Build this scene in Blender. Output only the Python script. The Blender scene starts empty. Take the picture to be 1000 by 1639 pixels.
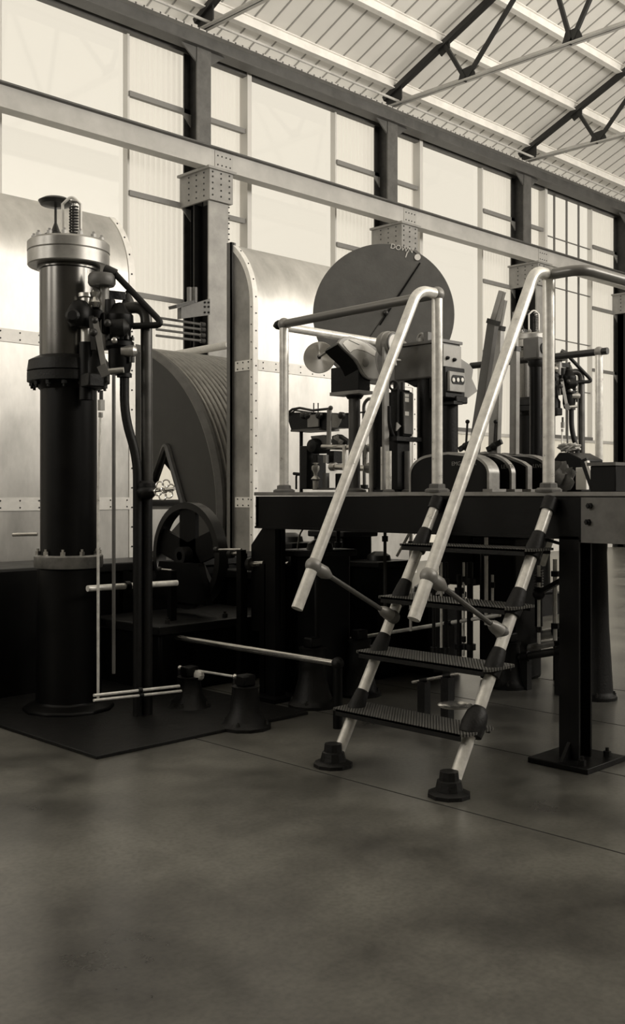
import bpy, bmesh, math, random
from mathutils import Vector, Matrix
random.seed(7)
V = Vector
S = bpy.context.scene
COL = S.collection
# ------------------------------------------------------------------ camera
F, CX, CY, EYE = 1645.0, 500.0, 790.0, 1.45
cam_d = bpy.data.cameras.new('camera')
cam = bpy.data.objects.new('camera', cam_d); COL.objects.link(cam)
cam_d.sensor_fit = 'VERTICAL'; cam_d.sensor_height = 36.0
cam_d.lens = 36.0 * F / 1639.0
cam_d.shift_y = (CY - 819.5) / 1639.0
cam.location = (0, 0, EYE)
cam.rotation_euler = (math.pi/2, 0, -math.pi/4)
cam_d.clip_end = 200
S.camera = cam
# ------------------------------------------------------------------ light
SKY = (0.95, 0.875, 0.745)
W = bpy.data.worlds.new('overcast_sky'); S.world = W; W.use_nodes = True
bg = W.node_tree.nodes['Background']
bg.inputs[0].default_value = (*SKY, 1); bg.inputs[1].default_value = 1.0

def area(name, loc, rot, sx, sy, power, col=(1, .94, .85)):
    d = bpy.data.lights.new(name, 'AREA'); d.shape = 'RECTANGLE'
    d.size = sx; d.size_y = sy; d.energy = power; d.color = col
    o = bpy.data.objects.new(name, d); COL.objects.link(o)
    o.location = loc; o.rotation_euler = rot
    return o
# daylight through the tall windows of the opposite side wall and the end wall behind the camera
for x, pw in ((7.0, 640), (12.0, 900), (17.0, 900), (22.0, 850)):
    area('window_daylight', (x, -4.30, 6.4), (math.radians(128), 0, 0), 3.0, 4.6, pw)
for i, y in enumerate((6.0, 11.0)):
    area('end_window_daylight', (-7.75, y, 6.6), (math.radians(128), 0, -math.pi/2), 2.4, 4.2, 300)
S.view_settings.view_transform = 'Standard'; S.view_settings.look = 'None'
S.view_settings.exposure = 0.0; S.view_settings.gamma = 1.0
S.view_settings.use_curve_mapping = False
S.cycles.use_denoising = True
S.cycles.max_bounces = 8
S.cycles.sample_clamp_indirect = 4.0

# ------------------------------------------------------------------ placement maths
def ratio(px): return (px - CX) / F
def mk(X, Y, py):
    D = (X + Y) / math.sqrt(2)
    return V((X, Y, EYE + (CY - py) / F * D))
def pX(px, py, X): r = ratio(px); return mk(X, X*(1-r)/(1+r), py)
def pY(px, py, Y): r = ratio(px); return mk(Y*(1+r)/(1-r), Y, py)
def pD(px, py, D):
    R = ratio(px)*D
    return mk((D+R)/math.sqrt(2), (D-R)/math.sqrt(2), py)

# ------------------------------------------------------------------ materials
MATS = {}
def mat(name, col, rough=.5, metal=0.0, var=0.0, vscale=4.0, bump=0.0, bscale=60.0, stretch=(1, 1, 1)):
    if name in MATS: return MATS[name]
    m = bpy.data.materials.new(name); m.use_nodes = True
    nt = m.node_tree; N = nt.nodes; L = nt.links
    b = N['Principled BSDF']
    if isinstance(col, (int, float)): col = (col, col*.975, col*.92)
    b.inputs['Base Color'].default_value = (*col, 1)
    b.inputs['Roughness'].default_value = rough
    b.inputs['Metallic'].default_value = metal
    tc = N.new('ShaderNodeTexCoord')
    mp = N.new('ShaderNodeMapping'); mp.inputs['Scale'].default_value = stretch
    L.new(tc.outputs['Object'], mp.inputs[0])
    if var > 0:
        n = N.new('ShaderNodeTexNoise'); n.inputs['Scale'].default_value = vscale
        n.inputs['Detail'].default_value = 6
        n.inputs['Roughness'].default_value = .62
        L.new(mp.outputs[0], n.inputs['Vector'])
        r = N.new('ShaderNodeValToRGB')
        r.color_ramp.elements[0].position = .32; r.color_ramp.elements[1].position = .68
        r.color_ramp.elements[0].color = (*[c*(1-var) for c in col], 1)
        r.color_ramp.elements[1].color = (*[min(1, c*(1+var)) for c in col], 1)
        L.new(n.outputs['Fac'], r.inputs[0]); L.new(r.outputs[0], b.inputs['Base Color'])
        mr = N.new('ShaderNodeMapRange'); mr.inputs[3].default_value = max(.05, rough-.08); mr.inputs[4].default_value = min(1, rough+.1)
        L.new(n.outputs['Fac'], mr.inputs[0]); L.new(mr.outputs[0], b.inputs['Roughness'])
    if bump > 0:
        n2 = N.new('ShaderNodeTexNoise'); n2.inputs['Scale'].default_value = bscale
        L.new(mp.outputs[0], n2.inputs['Vector'])
        bp = N.new('ShaderNodeBump'); bp.inputs['Strength'].default_value = bump; bp.inputs['Distance'].default_value = .01
        L.new(n2.outputs['Fac'], bp.inputs['Height']); L.new(bp.outputs[0], b.inputs['Normal'])
    MATS[name] = m
    return m
BLACK = mat('black_enamel', .0025, .42, 0, .3, 8, .05, 40)
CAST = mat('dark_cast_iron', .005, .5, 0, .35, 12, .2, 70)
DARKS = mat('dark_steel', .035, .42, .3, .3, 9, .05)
GREYM = mat('grey_painted_metal', .11, .45, .1, .2, 7, .05)
MIDG = mat('mid_grey_metal', .27, .4, .3, .2, 7, .03)
PIPE = mat('polished_pipe', .84, .29, .35, .2, 14, .03, 90)
BRIGHT = mat('bright_steel', .75, .2, .9, .15, 10)
BRASS = mat('polished_bronze', .55, .3, .8, .25, 9)
SHEET = mat('rolled_sheet_steel', .50, .38, .5, .28, 2.3, .03, 30, (1, 1, .45))
STRIP = mat('pale_riveted_strip', .78, .5, .1, .08, 12)
DISC = mat('slate_dial_face', .10, .55, 0, .15, 6, .08, 50)
DRUMC = mat('drum_cheek_paint', .018, .42, .1, .35, 3, .05)
GROOVE = mat('grooved_drum_metal', .34, .34, .5, .2, 6)
WHITE = mat('white_enamel', .8, .5, 0, .04, 10)
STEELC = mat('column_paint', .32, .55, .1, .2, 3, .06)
CRANE = mat('runway_beam_paint', .44, .6, 0, .12, 2, .05)
EAVE = mat('eave_steel', .09, .55, .1, .2, 4)
TRUSS = mat('truss_black', .015, .5)
TRUSSL = mat('truss_chord_pale', .5, .55, 0, .15, 3)
PURLIN = mat('purlin_cream', .86, .6, 0, .08, 3)
GIRT = mat('girt_grey', .22, .6)
POSTM = mat('mullion_grey', .62, .6)
WALLP = mat('pale_plaster', .80, .8, 0, .1, 2)
LETTER = mat('faded_letter_paint', .22, .6)
LETW = mat('white_letter_paint', .7, .6)

def floor_mat():
    m = bpy.data.materials.new('polished_concrete'); m.use_nodes = True
    nt = m.node_tree; N = nt.nodes; L = nt.links; b = N['Principled BSDF']
    tc = N.new('ShaderNodeTexCoord')
    n1 = N.new('ShaderNodeTexNoise'); n1.inputs['Scale'].default_value = 1.3; n1.inputs['Detail'].default_value = 8; n1.inputs['Roughness'].default_value = .62
    n2 = N.new('ShaderNodeTexNoise'); n2.inputs['Scale'].default_value = 45; n2.inputs['Detail'].default_value = 4
    L.new(tc.outputs['Object'], n1.inputs['Vector']); L.new(tc.outputs['Object'], n2.inputs['Vector'])
    r = N.new('ShaderNodeValToRGB')
    r.color_ramp.elements[0].position = .33; r.color_ramp.elements[1].position = .7
    r.color_ramp.elements[0].color = (.048, .046, .041, 1); r.color_ramp.elements[1].color = (.175, .17, .15, 1)
    L.new(n1.outputs['Fac'], r.inputs[0])
    mx = N.new('ShaderNodeMixRGB'); mx.blend_type = 'MULTIPLY'; mx.inputs[0].default_value = .5
    r2 = N.new('ShaderNodeValToRGB'); r2.color_ramp.elements[0].position = .3; r2.color_ramp.elements[0].color = (.6, .6, .6, 1)
    r2.color_ramp.elements[1].position = .6; r2.color_ramp.elements[1].color = (1.15, 1.15, 1.15, 1)
    L.new(n2.outputs['Fac'], r2.inputs[0]); L.new(r.outputs[0], mx.inputs[1]); L.new(r2.outputs[0], mx.inputs[2])
    L.new(mx.outputs[0], b.inputs['Base Color'])
    mr = N.new('ShaderNodeMapRange'); mr.inputs[3].default_value = .20; mr.inputs[4].default_value = .42
    L.new(n1.outputs['Fac'], mr.inputs[0]); L.new(mr.outputs[0], b.inputs['Roughness'])
    bp = N.new('ShaderNodeBump'); bp.inputs['Strength'].default_value = .04; bp.inputs['Distance'].default_value = .01
    L.new(n1.outputs['Fac'], bp.inputs['Height']); L.new(bp.outputs[0], b.inputs['Normal'])
    return m
FLOOR = floor_mat()

def translucent_mat():
    m = bpy.data.materials.new('corrugated_sheet_added_glow'); m.use_nodes = True
    nt = m.node_tree; N = nt.nodes; L = nt.links
    out = N['Material Output']; N.remove(N['Principled BSDF'])
    t = N.new('ShaderNodeBsdfTranslucent'); t.inputs[0].default_value = (.93, .92, .89, 1)  # translucency added to lift these painted sheets toward window brightness
    d = N.new('ShaderNodeBsdfDiffuse'); d.inputs[0].default_value = (.7, .69, .66, 1)
    mx = N.new('ShaderNodeMixShader'); mx.inputs[0].default_value = .08
    L.new(t.outputs[0], mx.inputs[1]); L.new(d.outputs[0], mx.inputs[2]); L.new(mx.outputs[0], out.inputs[0])
    return m
TRANS = translucent_mat()

def glass_mat():
    m = bpy.data.materials.new('window_glass'); m.use_nodes = True
    nt = m.node_tree; N = nt.nodes; L = nt.links
    out = N['Material Output']; N.remove(N['Principled BSDF'])
    t = N.new('ShaderNodeBsdfTransparent'); t.inputs[0].default_value = (.98, .98, .97, 1)
    g = N.new('ShaderNodeBsdfGlossy'); g.inputs['Roughness'].default_value = .05
    mx = N.new('ShaderNodeMixShader'); mx.inputs[0].default_value = .05
    L.new(t.outputs[0], mx.inputs[1]); L.new(g.outputs[0], mx.inputs[2]); L.new(mx.outputs[0], out.inputs[0])
    return m
GLASS = glass_mat()

def roof_mat():
    m = bpy.data.materials.new('roof_sheet_added_glow'); m.use_nodes = True
    nt = m.node_tree; N = nt.nodes; L = nt.links; b = N['Principled BSDF']
    b.inputs['Roughness'].default_value = .65
    tc = N.new('ShaderNodeTexCoord'); sp = N.new('ShaderNodeSeparateXYZ'); L.new(tc.outputs['Object'], sp.inputs[0])
    n = N.new('ShaderNodeTexNoise'); n.inputs['Scale'].default_value = 1.5; n.inputs['Detail'].default_value = 5
    L.new(tc.outputs['Object'], n.inputs['Vector'])
    r = N.new('ShaderNodeValToRGB'); r.color_ramp.elements[0].color = (.62, .61, .57, 1); r.color_ramp.elements[1].color = (.80, .78, .74, 1)
    L.new(n.outputs['Fac'], r.inputs[0]); L.new(r.outputs[0], b.inputs['Base Color'])
    t = N.new('ShaderNodeBsdfTranslucent'); t.inputs[0].default_value = (.8, .78, .74, 1)  # translucency added to brighten the roof underside
    mx = N.new('ShaderNodeMixShader'); mx.inputs[0].default_value = .16
    L.new(b.outputs[0], mx.inputs[1]); L.new(t.outputs[0], mx.inputs[2]); L.new(mx.outputs[0], N['Material Output'].inputs[0])
    return m
ROOF = roof_mat()

def tread_mat():
    m = bpy.data.materials.new('ribbed_tread_plate'); m.use_nodes = True
    nt = m.node_tree; N = nt.nodes; L = nt.links; b = N['Principled BSDF']
    b.inputs['Roughness'].default_value = .35; b.inputs['Metallic'].default_value = .4
    tc = N.new('ShaderNodeTexCoord'); w = N.new('ShaderNodeTexWave'); w.inputs['Scale'].default_value = 22
    mp = N.new('ShaderNodeMapping'); mp.inputs['Rotation'].default_value = (0, 0, .9)
    L.new(tc.outputs['Object'], mp.inputs[0]); L.new(mp.outputs[0], w.inputs['Vector'])
    r = N.new('ShaderNodeValToRGB'); r.color_ramp.elements[0].color = (.02, .02, .018, 1); r.color_ramp.elements[1].color = (.22, .215, .2, 1)
    L.new(w.outputs['Fac'], r.inputs[0]); L.new(r.outputs[0], b.inputs['Base Color'])
    bp = N.new('ShaderNodeBump'); bp.inputs['Strength'].default_value = .6; bp.inputs['Distance'].default_value = .01
    L.new(w.outputs['Fac'], bp.inputs['Height']); L.new(bp.outputs[0], b.inputs['Normal'])
    return m
TREAD = tread_mat()

for _m, _s in ((BLACK, .2), (CAST, .3), (DRUMC, .3)): _m.node_tree.nodes['Principled BSDF'].inputs['Specular IOR Level'].default_value = _s
# ------------------------------------------------------------------ mesh helpers
BASE = {}
def ortho(a):
    a = a.normalized()
    u = a.cross(V((0, 0, 1)))
    if u.length < 1e-4: u = V((1, 0, 0))
    u.normalize()
    return u, a.cross(u).normalized()

def fillet(pts, rad, n=6):
    pts = [V(p) for p in pts]; out = [pts[0]]
    for i in range(1, len(pts)-1):
        a, b, c = pts[i-1], pts[i], pts[i+1]
        d1 = (a-b); d2 = (c-b)
        r = min(rad, d1.length*.49, d2.length*.49)
        p1 = b + d1.normalized()*r; p2 = b + d2.normalized()*r
        for k in range(n+1):
            t = k/n
            out.append(p1*(1-t)**2 + b*2*t*(1-t) + p2*t*t)
    out.append(pts[-1])
    return out

class MB:
    def __init__(s): s.bm = bmesh.new()
    def faces_ring(s, rings, closed=True, cap=True):
        bm = s.bm
        vs = [[bm.verts.new(p) for p in r] for r in rings]
        n = len(vs[0])
        for i in range(len(vs)-1):
            for j in range(n if closed else n-1):
                k = (j+1) % n
                try: bm.faces.new((vs[i][j], vs[i][k], vs[i+1][k], vs[i+1][j]))
                except ValueError: pass
        if cap and closed:
            for r in (vs[0][::-1], vs[-1]):
                try: bm.faces.new(r)
                except ValueError: pass
        return s
    def box(s, a, b):
        a, b = V(a), V(b)
        lo = V((min(a.x, b.x), min(a.y, b.y), min(a.z, b.z))); hi = V((max(a.x, b.x), max(a.y, b.y), max(a.z, b.z)))
        r = [[V((lo.x, lo.y, z)), V((hi.x, lo.y, z)), V((hi.x, hi.y, z)), V((lo.x, hi.y, z))] for z in (lo.z, hi.z)]
        return s.faces_ring(r)
    def bar(s, p0, p1, w, h, up=(0, 0, 1)):
        p0, p1 = V(p0), V(p1); d = (p1-p0).normalized()
        sd = d.cross(V(up))
        if sd.length < 1e-4: sd = d.cross(V((1, 0, 0)))
        sd.normalize(); u = sd.cross(d).normalized()
        q = [(-1, -1), (1, -1), (1, 1), (-1, 1)]
        return s.faces_ring([[p + sd*(w/2*a) + u*(h/2*b) for a, b in q] for p in (p0, p1)])
    def cyl(s, p0, p1, r, r2=None, seg=20):
        p0, p1 = V(p0), V(p1); u, v = ortho(p1-p0); r2 = r if r2 is None else r2
        return s.faces_ring([[p + (u*math.cos(t)+v*math.sin(t))*rr for t in [2*math.pi*k/seg for k in range(seg)]] for p, rr in ((p0, r), (p1, r2))])
    def lathe(s, o, ax, prof, seg=36, cap=True):
        o = V(o); ax = V(ax).normalized(); u, v = ortho(ax)
        return s.faces_ring([[o + ax*h + (u*math.cos(t)+v*math.sin(t))*max(r, 1e-4) for t in [2*math.pi*k/seg for k in range(seg)]] for r, h in prof], cap=cap)
    def tube(s, pts, r, seg=14):
        pts = [V(p) for p in pts]
        rings = []; u = None
        for i, p in enumerate(pts):
            d = (pts[min(i+1, len(pts)-1)] - pts[max(i-1, 0)]).normalized()
            if u is None: u, _ = ortho(d)
            u = (u - d*u.dot(d)).normalized(); v = d.cross(u)
            rings.append([p + (u*math.cos(t)+v*math.sin(t))*r for t in [2*math.pi*k/seg for k in range(seg)]])
        return s.faces_ring(rings)
    def sphere(s, c, r, seg=18, sc=(1, 1, 1)):
        mt = Matrix.Translation(V(c)) @ Matrix.Diagonal((*[r*k for k in sc], 1))
        bmesh.ops.create_uvsphere(s.bm, u_segments=seg, v_segments=seg//2+2, radius=1, matrix=mt); return s
    def prism(s, pts, vec):
        pts = [V(p) for p in pts]; vec = V(vec)
        return s.faces_ring([pts, [p+vec for p in pts]])
    def sheet(s, pts, vec):
        return s.faces_ring([pts, [V(p)+V(vec) for p in pts]], closed=False, cap=False)
    def torus(s, c, ax, R, r, seg=28, m=8):
        c = V(c); ax = V(ax).normalized(); u, v = ortho(ax)
        rings = []
        for k in range(seg+1):
            t = 2*math.pi*k/seg; e = u*math.cos(t)+v*math.sin(t)
            rings.append([c + e*(R + r*math.cos(q)) + ax*(r*math.sin(q)) for q in [2*math.pi*j/m for j in range(m)]])
        return s.faces_ring(rings, cap=False)
    def hexbolt(s, c, ax, r, h):
        c = V(c); ax = V(ax).normalized()
        s.cyl(c, c+ax*h, r, seg=6); s.cyl(c+ax*h, c+ax*h*1.6, r*.5, seg=8); return s
    def spring(s, c, h, R, r, turns, seg=12):
        c = V(c); pts = []
        n = int(turns*seg)
        for k in range(n+1):
            t = 2*math.pi*k/seg
            pts.append(c + V((R*math.cos(t), R*math.sin(t), h*k/n)))
        return s.tube(pts, r, 6)
    def build(s, name, m, parent=None, loc=None, bevel=0, sharp=.6):
        bm = s.bm
        bmesh.ops.remove_doubles(bm, verts=bm.verts, dist=1e-5)
        bmesh.ops.recalc_face_normals(bm, faces=bm.faces)
        if parent is not None: org = BASE[parent.name]
        elif loc is not None: org = V(loc)
        else:
            xs = [v.co for v in bm.verts]
            org = V(((min(c.x for c in xs)+max(c.x for c in xs))/2, (min(c.y for c in xs)+max(c.y for c in xs))/2, min(c.z for c in xs)))
        bmesh.ops.translate(bm, verts=bm.verts, vec=-org)
        for f in bm.faces: f.smooth = True
        for e in bm.edges:
            if len(e.link_faces) == 2 and e.calc_face_angle(0) > sharp: e.smooth = False
        me = bpy.data.meshes.new(name); bm.to_mesh(me); bm.free()
        me.materials.append(m)
        o = bpy.data.objects.new(name, me); COL.objects.link(o)
        if parent is not None: o.parent = parent; BASE[o.name] = org
        else: o.location = org; BASE[o.name] = org
        if bevel:
            md = o.modifiers.new('soft_edges', 'BEVEL'); md.width = bevel; md.segments = 2; md.limit_method = 'ANGLE'
        return o

def split(mb, name, m, parent, **kw):
    bm = mb.bm; bmesh.ops.remove_doubles(bm, verts=bm.verts, dist=1e-5)
    left = set(bm.verts); out = []
    while left:
        st = [left.pop()]; isl = set(st)
        while st:
            v = st.pop()
            for e in v.link_edges:
                w_ = e.other_vert(v)
                if w_ in left: left.discard(w_); isl.add(w_); st.append(w_)
        n = MB(); mp = {v: n.bm.verts.new(v.co) for v in isl}
        for f in {f for v in isl for f in v.link_faces}: n.bm.faces.new([mp[v] for v in f.verts])
        out.append(n.build(name, m, parent, **kw))
    bm.free()
    return out
def tag(o, label, cat, group=None):
    o['label'] = label; o['category'] = cat
    if group: o['group'] = group
    return o
def thing(name, label, cat, loc, group=None):
    o = bpy.data.objects.new(name, None); COL.objects.link(o); o.location = loc
    o.empty_display_size = .1
    BASE[o.name] = V(loc); return tag(o, label, cat, group)
def struct(o): o['kind'] = 'structure'; return o
def copy_tree(o, parent=None):
    c = o.copy(); COL.objects.link(c)
    if parent is not None: c.parent = parent
    for ch in list(o.children): copy_tree(ch, c)
    return c
def text_mesh(name, body, size, m, parent, o, right, up, depth=.002):
    cu = bpy.data.curves.new(name+'_curve', 'FONT'); cu.body = body; cu.size = size; cu.extrude = depth; cu.align_x = 'CENTER'; cu.align_y = 'CENTER'
    t = bpy.data.objects.new(name+'_t', cu); COL.objects.link(t)
    bpy.context.view_layer.update()
    me = bpy.data.meshes.new_from_object(t.evaluated_get(bpy.context.evaluated_depsgraph_get()))
    bpy.data.objects.remove(t)
    right = V(right).normalized(); up = V(up).normalized(); nrm = right.cross(up)
    M = Matrix.Translation(V(o) - BASE[parent.name]) @ Matrix((right, up, nrm)).transposed().to_4x4()
    me.transform(M); me.materials.clear(); me.materials.append(m); me.name = name
    ob = bpy.data.objects.new(name, me); COL.objects.link(ob); ob.parent = parent; BASE[ob.name] = BASE[parent.name]
    return ob

# ------------------------------------------------------------------ building shell
WY = 14.0
COLX = [1.22 + 4.89*k for k in range(6)]   # column centres 1.22 6.11 11.0 15.89 20.78 25.67
X0, X1, YR = -8.0, 30.0, -4.5
EZ = 9.3
struct(MB().box((X0, YR, -.2), (X1, WY+.1, 0)).build('floor', FLOOR, loc=(0, 0, 0)))
# narrow joints in the concrete
for k, x in enumerate((3.81, 4.86, 5.91, 6.96)):
    struct(MB().box((x-.004, YR, 0.0), (x+.004, WY, .0012)).build('trim_%d' % (k+1), mat('joint_mastic', .012, .8), loc=(x, 5, 0)))

# side wall behind the machine: pale dado, corrugated bays and tall windows
struct(MB().box((X0, WY, 0), (X1, WY+.2, .35)).build('wall_left', WALLP, loc=(0, WY, 0)))
def corr(x0, x1, z0, z1, y=WY+.08, pitch=.11):
    b = MB(); n = int((x1-x0)/pitch*6); ring0, ring1 = [], []
    for k in range(n+1):
        x = x0 + (x1-x0)*k/n
        yy = y + .018*math.sin(2*math.pi*x/pitch)
        ring0.append(V((x, yy, z0))); ring1.append(V((x, yy, z1)))
    b.faces_ring([ring0, ring1], closed=False, cap=False)
    return b
TRANS2 = TRANS.copy(); TRANS2.name = 'lower_wall_added_glow'
for _n in TRANS2.node_tree.nodes:
    if _n.type == 'BSDF_TRANSLUCENT': _n.inputs[0].default_value = (.80, .78, .72, 1)  # added glow: translucency brightens what is a solid pale lower wall
struct(corr(X0, X1, .35, 2.85, WY+.10, .22).build('wall_left', TRANS2, loc=(0, WY, .35)))
struct(MB().box((X0, WY-.04, 2.79), (X1, WY+.1, 2.86)).build('trim_60', POSTM, loc=(0, WY, 2.8)))
GZ = [z for z in (4.72, 6.36, 7.98)]
tn = 5
wn = 1
for k, xc in enumerate(COLX):
    a, b_ = xc+1.28, xc+3.62
    end = xc + 4.89
    start = X0 if k == 0 else xc
    if k < 5:
        struct(corr(start, a, 2.85, EZ).build('wall_left', TRANS, loc=(xc, WY, 2.85)))
        struct(corr(b_, end, 2.85, EZ).build('wall_left', TRANS, loc=(end, WY, 2.85)))
    else:
        struct(corr(start, X1, 2.85, EZ).build('wall_left', TRANS, loc=(xc, WY, 2.85)))
        continue
    # window
    w = bpy.data.objects.new('window_%d' % wn, None); COL.objects.link(w); w.location = ((a+b_)/2, WY, 2.85)
    BASE[w.name] = V(w.location); struct(w); wn += 1
    fr = MB()
    fr.box((a-.05, WY-.12, 2.85), (a+.05, WY+.1, EZ-.12)); fr.build('window_post', POSTM, w)
    MB().box((b_-.02, WY-.03, 2.85), (b_+.02, WY+.1, EZ-.12)).build('window_jamb', POSTM, w)
    fr = MB().box((a, WY-.06, 2.85), (b_, WY+.12, 2.93))
    if k >= 4:
        for j in range(1, 4):
            x = a + (b_-a)*j/4; fr.box((x-.014, WY, 2.9), (x+.014, WY+.05, EZ-.1))
        for z in (4.1, 5.35, 6.65, 7.9): fr.box((a, WY+.005, z-.010), (b_, WY+.045, z+.010))
    fr.build('window_frame', mat('glazing_bar', .16, .6), w)
    MB().box((a, WY+.09, 2.9), (b_, WY+.096, EZ)).build('pane', GLASS, w)
    # girts across the corrugated strips
    for (g0, g1) in ((xc+.02, a), (b_, end-.02)):
        for z in GZ:
            g = MB().box((g0, WY-.06, z-.035), (g1, WY+.04, z+.035))
            g.box((g0, WY-.07, z-.05), (g1, WY-.055, z+.035))
            # small knee at the column end
            xe, sg = (g0, 1) if g0 < a else (g1, -1)
            g.prism([V((xe, WY-.09, z-.05)), V((xe+sg*.22, WY-.09, z-.05)), V((xe, WY-.09, z-.27))], (0, .02, 0))
            struct(g.build('trim_%d' % tn, GIRT)); tn += 1

# other walls (behind and beside the camera) with their own window openings
WALLI = mat('interior_sheeting', .30, .8, 0, .1, 2)
b = MB().box((X0, YR-.1, 0), (X1, YR, 3.9)); b.box((X0, YR-.1, 8.9), (X1, YR, EZ+.2))
xs = [X0] + [v for x in (7, 12, 17, 22) for v in (x-1.5, x+1.5)] + [X1]
for i in range(0, len(xs), 2): b.box((xs[i], YR-.1, 3.9), (xs[i+1], YR, 8.9))
struct(b.build('wall_right', WALLI, loc=(10, YR, 0)))
b = MB().box((X0-.1, YR, 0), (X0, WY, 4.4)); b.box((X0-.1, YR, 8.8), (X0, WY, 14.5))
ys = [YR] + [v for y in (6, 11) for v in (y-1.2, y+1.2)] + [WY]
for i in range(0, len(ys), 2): b.box((X0-.1, ys[i], 4.4), (X0, ys[i+1], 8.8))
struct(b.build('wall_back', WALLI, loc=(X0, 5, 0)))
struct(MB().box((X1, YR, 0), (X1+.1, WY+.2, 14.5)).build('wall_front', WALLI, loc=(X1, 5, 0)))

# roof: two slopes with ridge
SL = .45; RY = 4.75
def rz(y): return EZ + .34 + SL*(WY - y) if y >= RY else EZ + .34 + SL*(WY-RY) - SL*(RY-y)
b = MB()
b.sheet([V((X0, WY+.4, rz(WY+.4))), V((X0, RY, rz(RY))), V((X0, YR-.2, rz(YR-.2)))], (X1-X0, 0, 0))
struct(b.build('ceiling', ROOF, loc=(0, 5, 10)))
# lapped joints of the roof sheets, running down the slope
SEAM = mat('roof_seam', .34, .7)
b = MB()
x = 6.0
while x < X1:
    b.bar((x, WY+.3, rz(WY+.3)-.012), (x, 5.0, rz(5.0)-.012), .022, .02); x += .38
struct(b.build('ceiling', SEAM, loc=(10, 10, 10)))

ords = ['lowest', 'second', 'third', 'fourth', 'fifth', 'sixth', 'seventh', 'eighth', 'ninth']
for i, y in enumerate([13.55, 12.35, 11.2, 10.05, 8.9]):
    t = thing('roof_purlin', 'pale steel roof purlin, the %s one up from the eave' % ords[i], 'purlin', (10, y, rz(y)-.2), 'roof purlins')
    z = rz(y)
    MB().box((X0, y-.02, z-.20), (X1, y+.0, z-.02)).build('web', PURLIN, t)
    MB().box((X0, y-.075, z-.215), (X1, y+.055, z-.195)).build('lower_flange', PURLIN, t)
    MB().box((X0, y-.06, z-.035), (X1, y+.06, z-.015)).build('upper_flange', PURLIN, t)

# eave girder along the wall head
t = thing('eave_girder', 'dark steel eave girder along the head of the window wall under the roof', 'beam', (10, 13.7, 9.1))
MB().box((X0, 13.62, 8.98), (X1, 13.65, 9.22)).build('web', EAVE, t)
MB().box((X0, 13.5, 8.96), (X1, 13.78, 8.985)).build('lower_flange', EAVE, t)
MB().box((X0, 13.5, 9.22), (X1, 13.78, 9.245)).build('upper_flange', TRUSSL, t)
b = MB().box((X0, 13.9, 8.95), (X1, 14.02, 9.3)); b.build('head_rail', EAVE, t)
b = MB()
x = X0+.1
while x < X1-.1:
    b.sphere((x, 13.50, 9.235), .016, 6); x += .16
b.build('rivet_row', EAVE, t)['kind'] = 'stuff'
t2 = thing('gutter_rail', 'thin pale steel rail just under the roof above the eave girder', 'rail', (10, 13.5, 9.55))
MB().cyl((X0, 13.42, 9.36), (X1, 13.42, 9.36), .025, seg=8).build('rail', TRUSSL, t2)

place = ['off to the far left', 'above the left machine guards', 'left of centre behind the guards', 'behind the big round dial', 'behind the right ladder handrail', 'at the far right']
for k, xc in enumerate(COLX):
    if k < 2: continue
    t = thing('steel_column', 'riveted steel wall column with crane bracket, %s' % place[k], 'column', (xc, 13.5, 0), 'wall columns')
    # upper shaft
    MB().box((xc-.16, 13.58, 7.0), (xc+.14, 13.61, 8.98)).build('upper_flange', GREYM, t)
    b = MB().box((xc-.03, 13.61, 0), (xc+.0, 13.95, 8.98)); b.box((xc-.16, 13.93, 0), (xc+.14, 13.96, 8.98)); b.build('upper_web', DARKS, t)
    MB().prism([V((xc-.16, 13.60, 8.98)), V((xc-.50, 13.60, 8.98)), V((xc-.16, 13.60, 8.72))], (0, .03, 0)).prism([V((xc+.14, 13.60, 8.98)), V((xc+.48, 13.60, 8.98)), V((xc+.14, 13.60, 8.72))], (0, .03, 0)).build('head_gusset', EAVE, t)
    # lower crane stanchion
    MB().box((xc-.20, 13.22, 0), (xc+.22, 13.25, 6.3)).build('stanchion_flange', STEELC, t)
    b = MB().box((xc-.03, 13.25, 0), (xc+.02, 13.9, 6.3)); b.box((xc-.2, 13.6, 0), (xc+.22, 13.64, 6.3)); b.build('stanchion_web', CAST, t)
    # bracket head
    b = MB().box((xc-.24, 13.15, 6.3), (xc+.26, 13.20, 6.84)); b.box((xc-.24, 13.2, 6.3), (xc-.2, 13.95, 6.84))
    b.box((xc+.22, 13.2, 6.3), (xc+.26, 13.95, 6.84)); b.box((xc-.30, 13.1, 6.80), (xc+.30, 13.95, 6.84))
    br = b.build('crane_bracket', mat('bracket_paint', .28, .55, .1, .15, 4), t)
    b = MB()
    for zz in (6.38, 6.48, 6.58, 6.68, 6.76):
        for xx in (-.18, .0, .18): b.sphere((xc+xx, 13.145, zz), .016, 6)
        for yy in (13.3, 13.5, 13.7): b.sphere((xc-.242, yy, zz), .015, 6)
    b.build('rivet', DARKS, br)
    b = MB()
    z = 5.0
    while z < 6.8:
        b.sphere((xc+.225, 13.21, z), .014, 6); z += .09
    b.build('rivet_line', DARKS, t)

t = thing('crane_runway_beam', 'long pale riveted crane runway beam carried past all the columns', 'beam', (10, 13.3, 6.85))
MB().box((X0, 13.28, 6.86), (X1, 13.30, 7.19)).build('web', CRANE, t)
MB().box((X0, 13.19, 7.19), (X1, 13.42, 7.215)).build('top_flange', EAVE, t)
MB().box((X0, 13.19, 6.845), (X1, 13.42, 6.865)).build('bottom_flange', CRANE, t)
for xc in COLX[1:]:
    s_ = MB().box((xc-.03, 13.268, 6.88), (xc+.36, 13.281, 7.18)).build('splice_plate', mat('splice_paint', .40, .6), t)
    b = MB()
    for i in range(4):
        for j in range(2): b.sphere((xc+.03+.09*i, 13.266, 6.95+.15*j), .014, 8)
    b.build('bolt', DARKS, s_)

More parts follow.
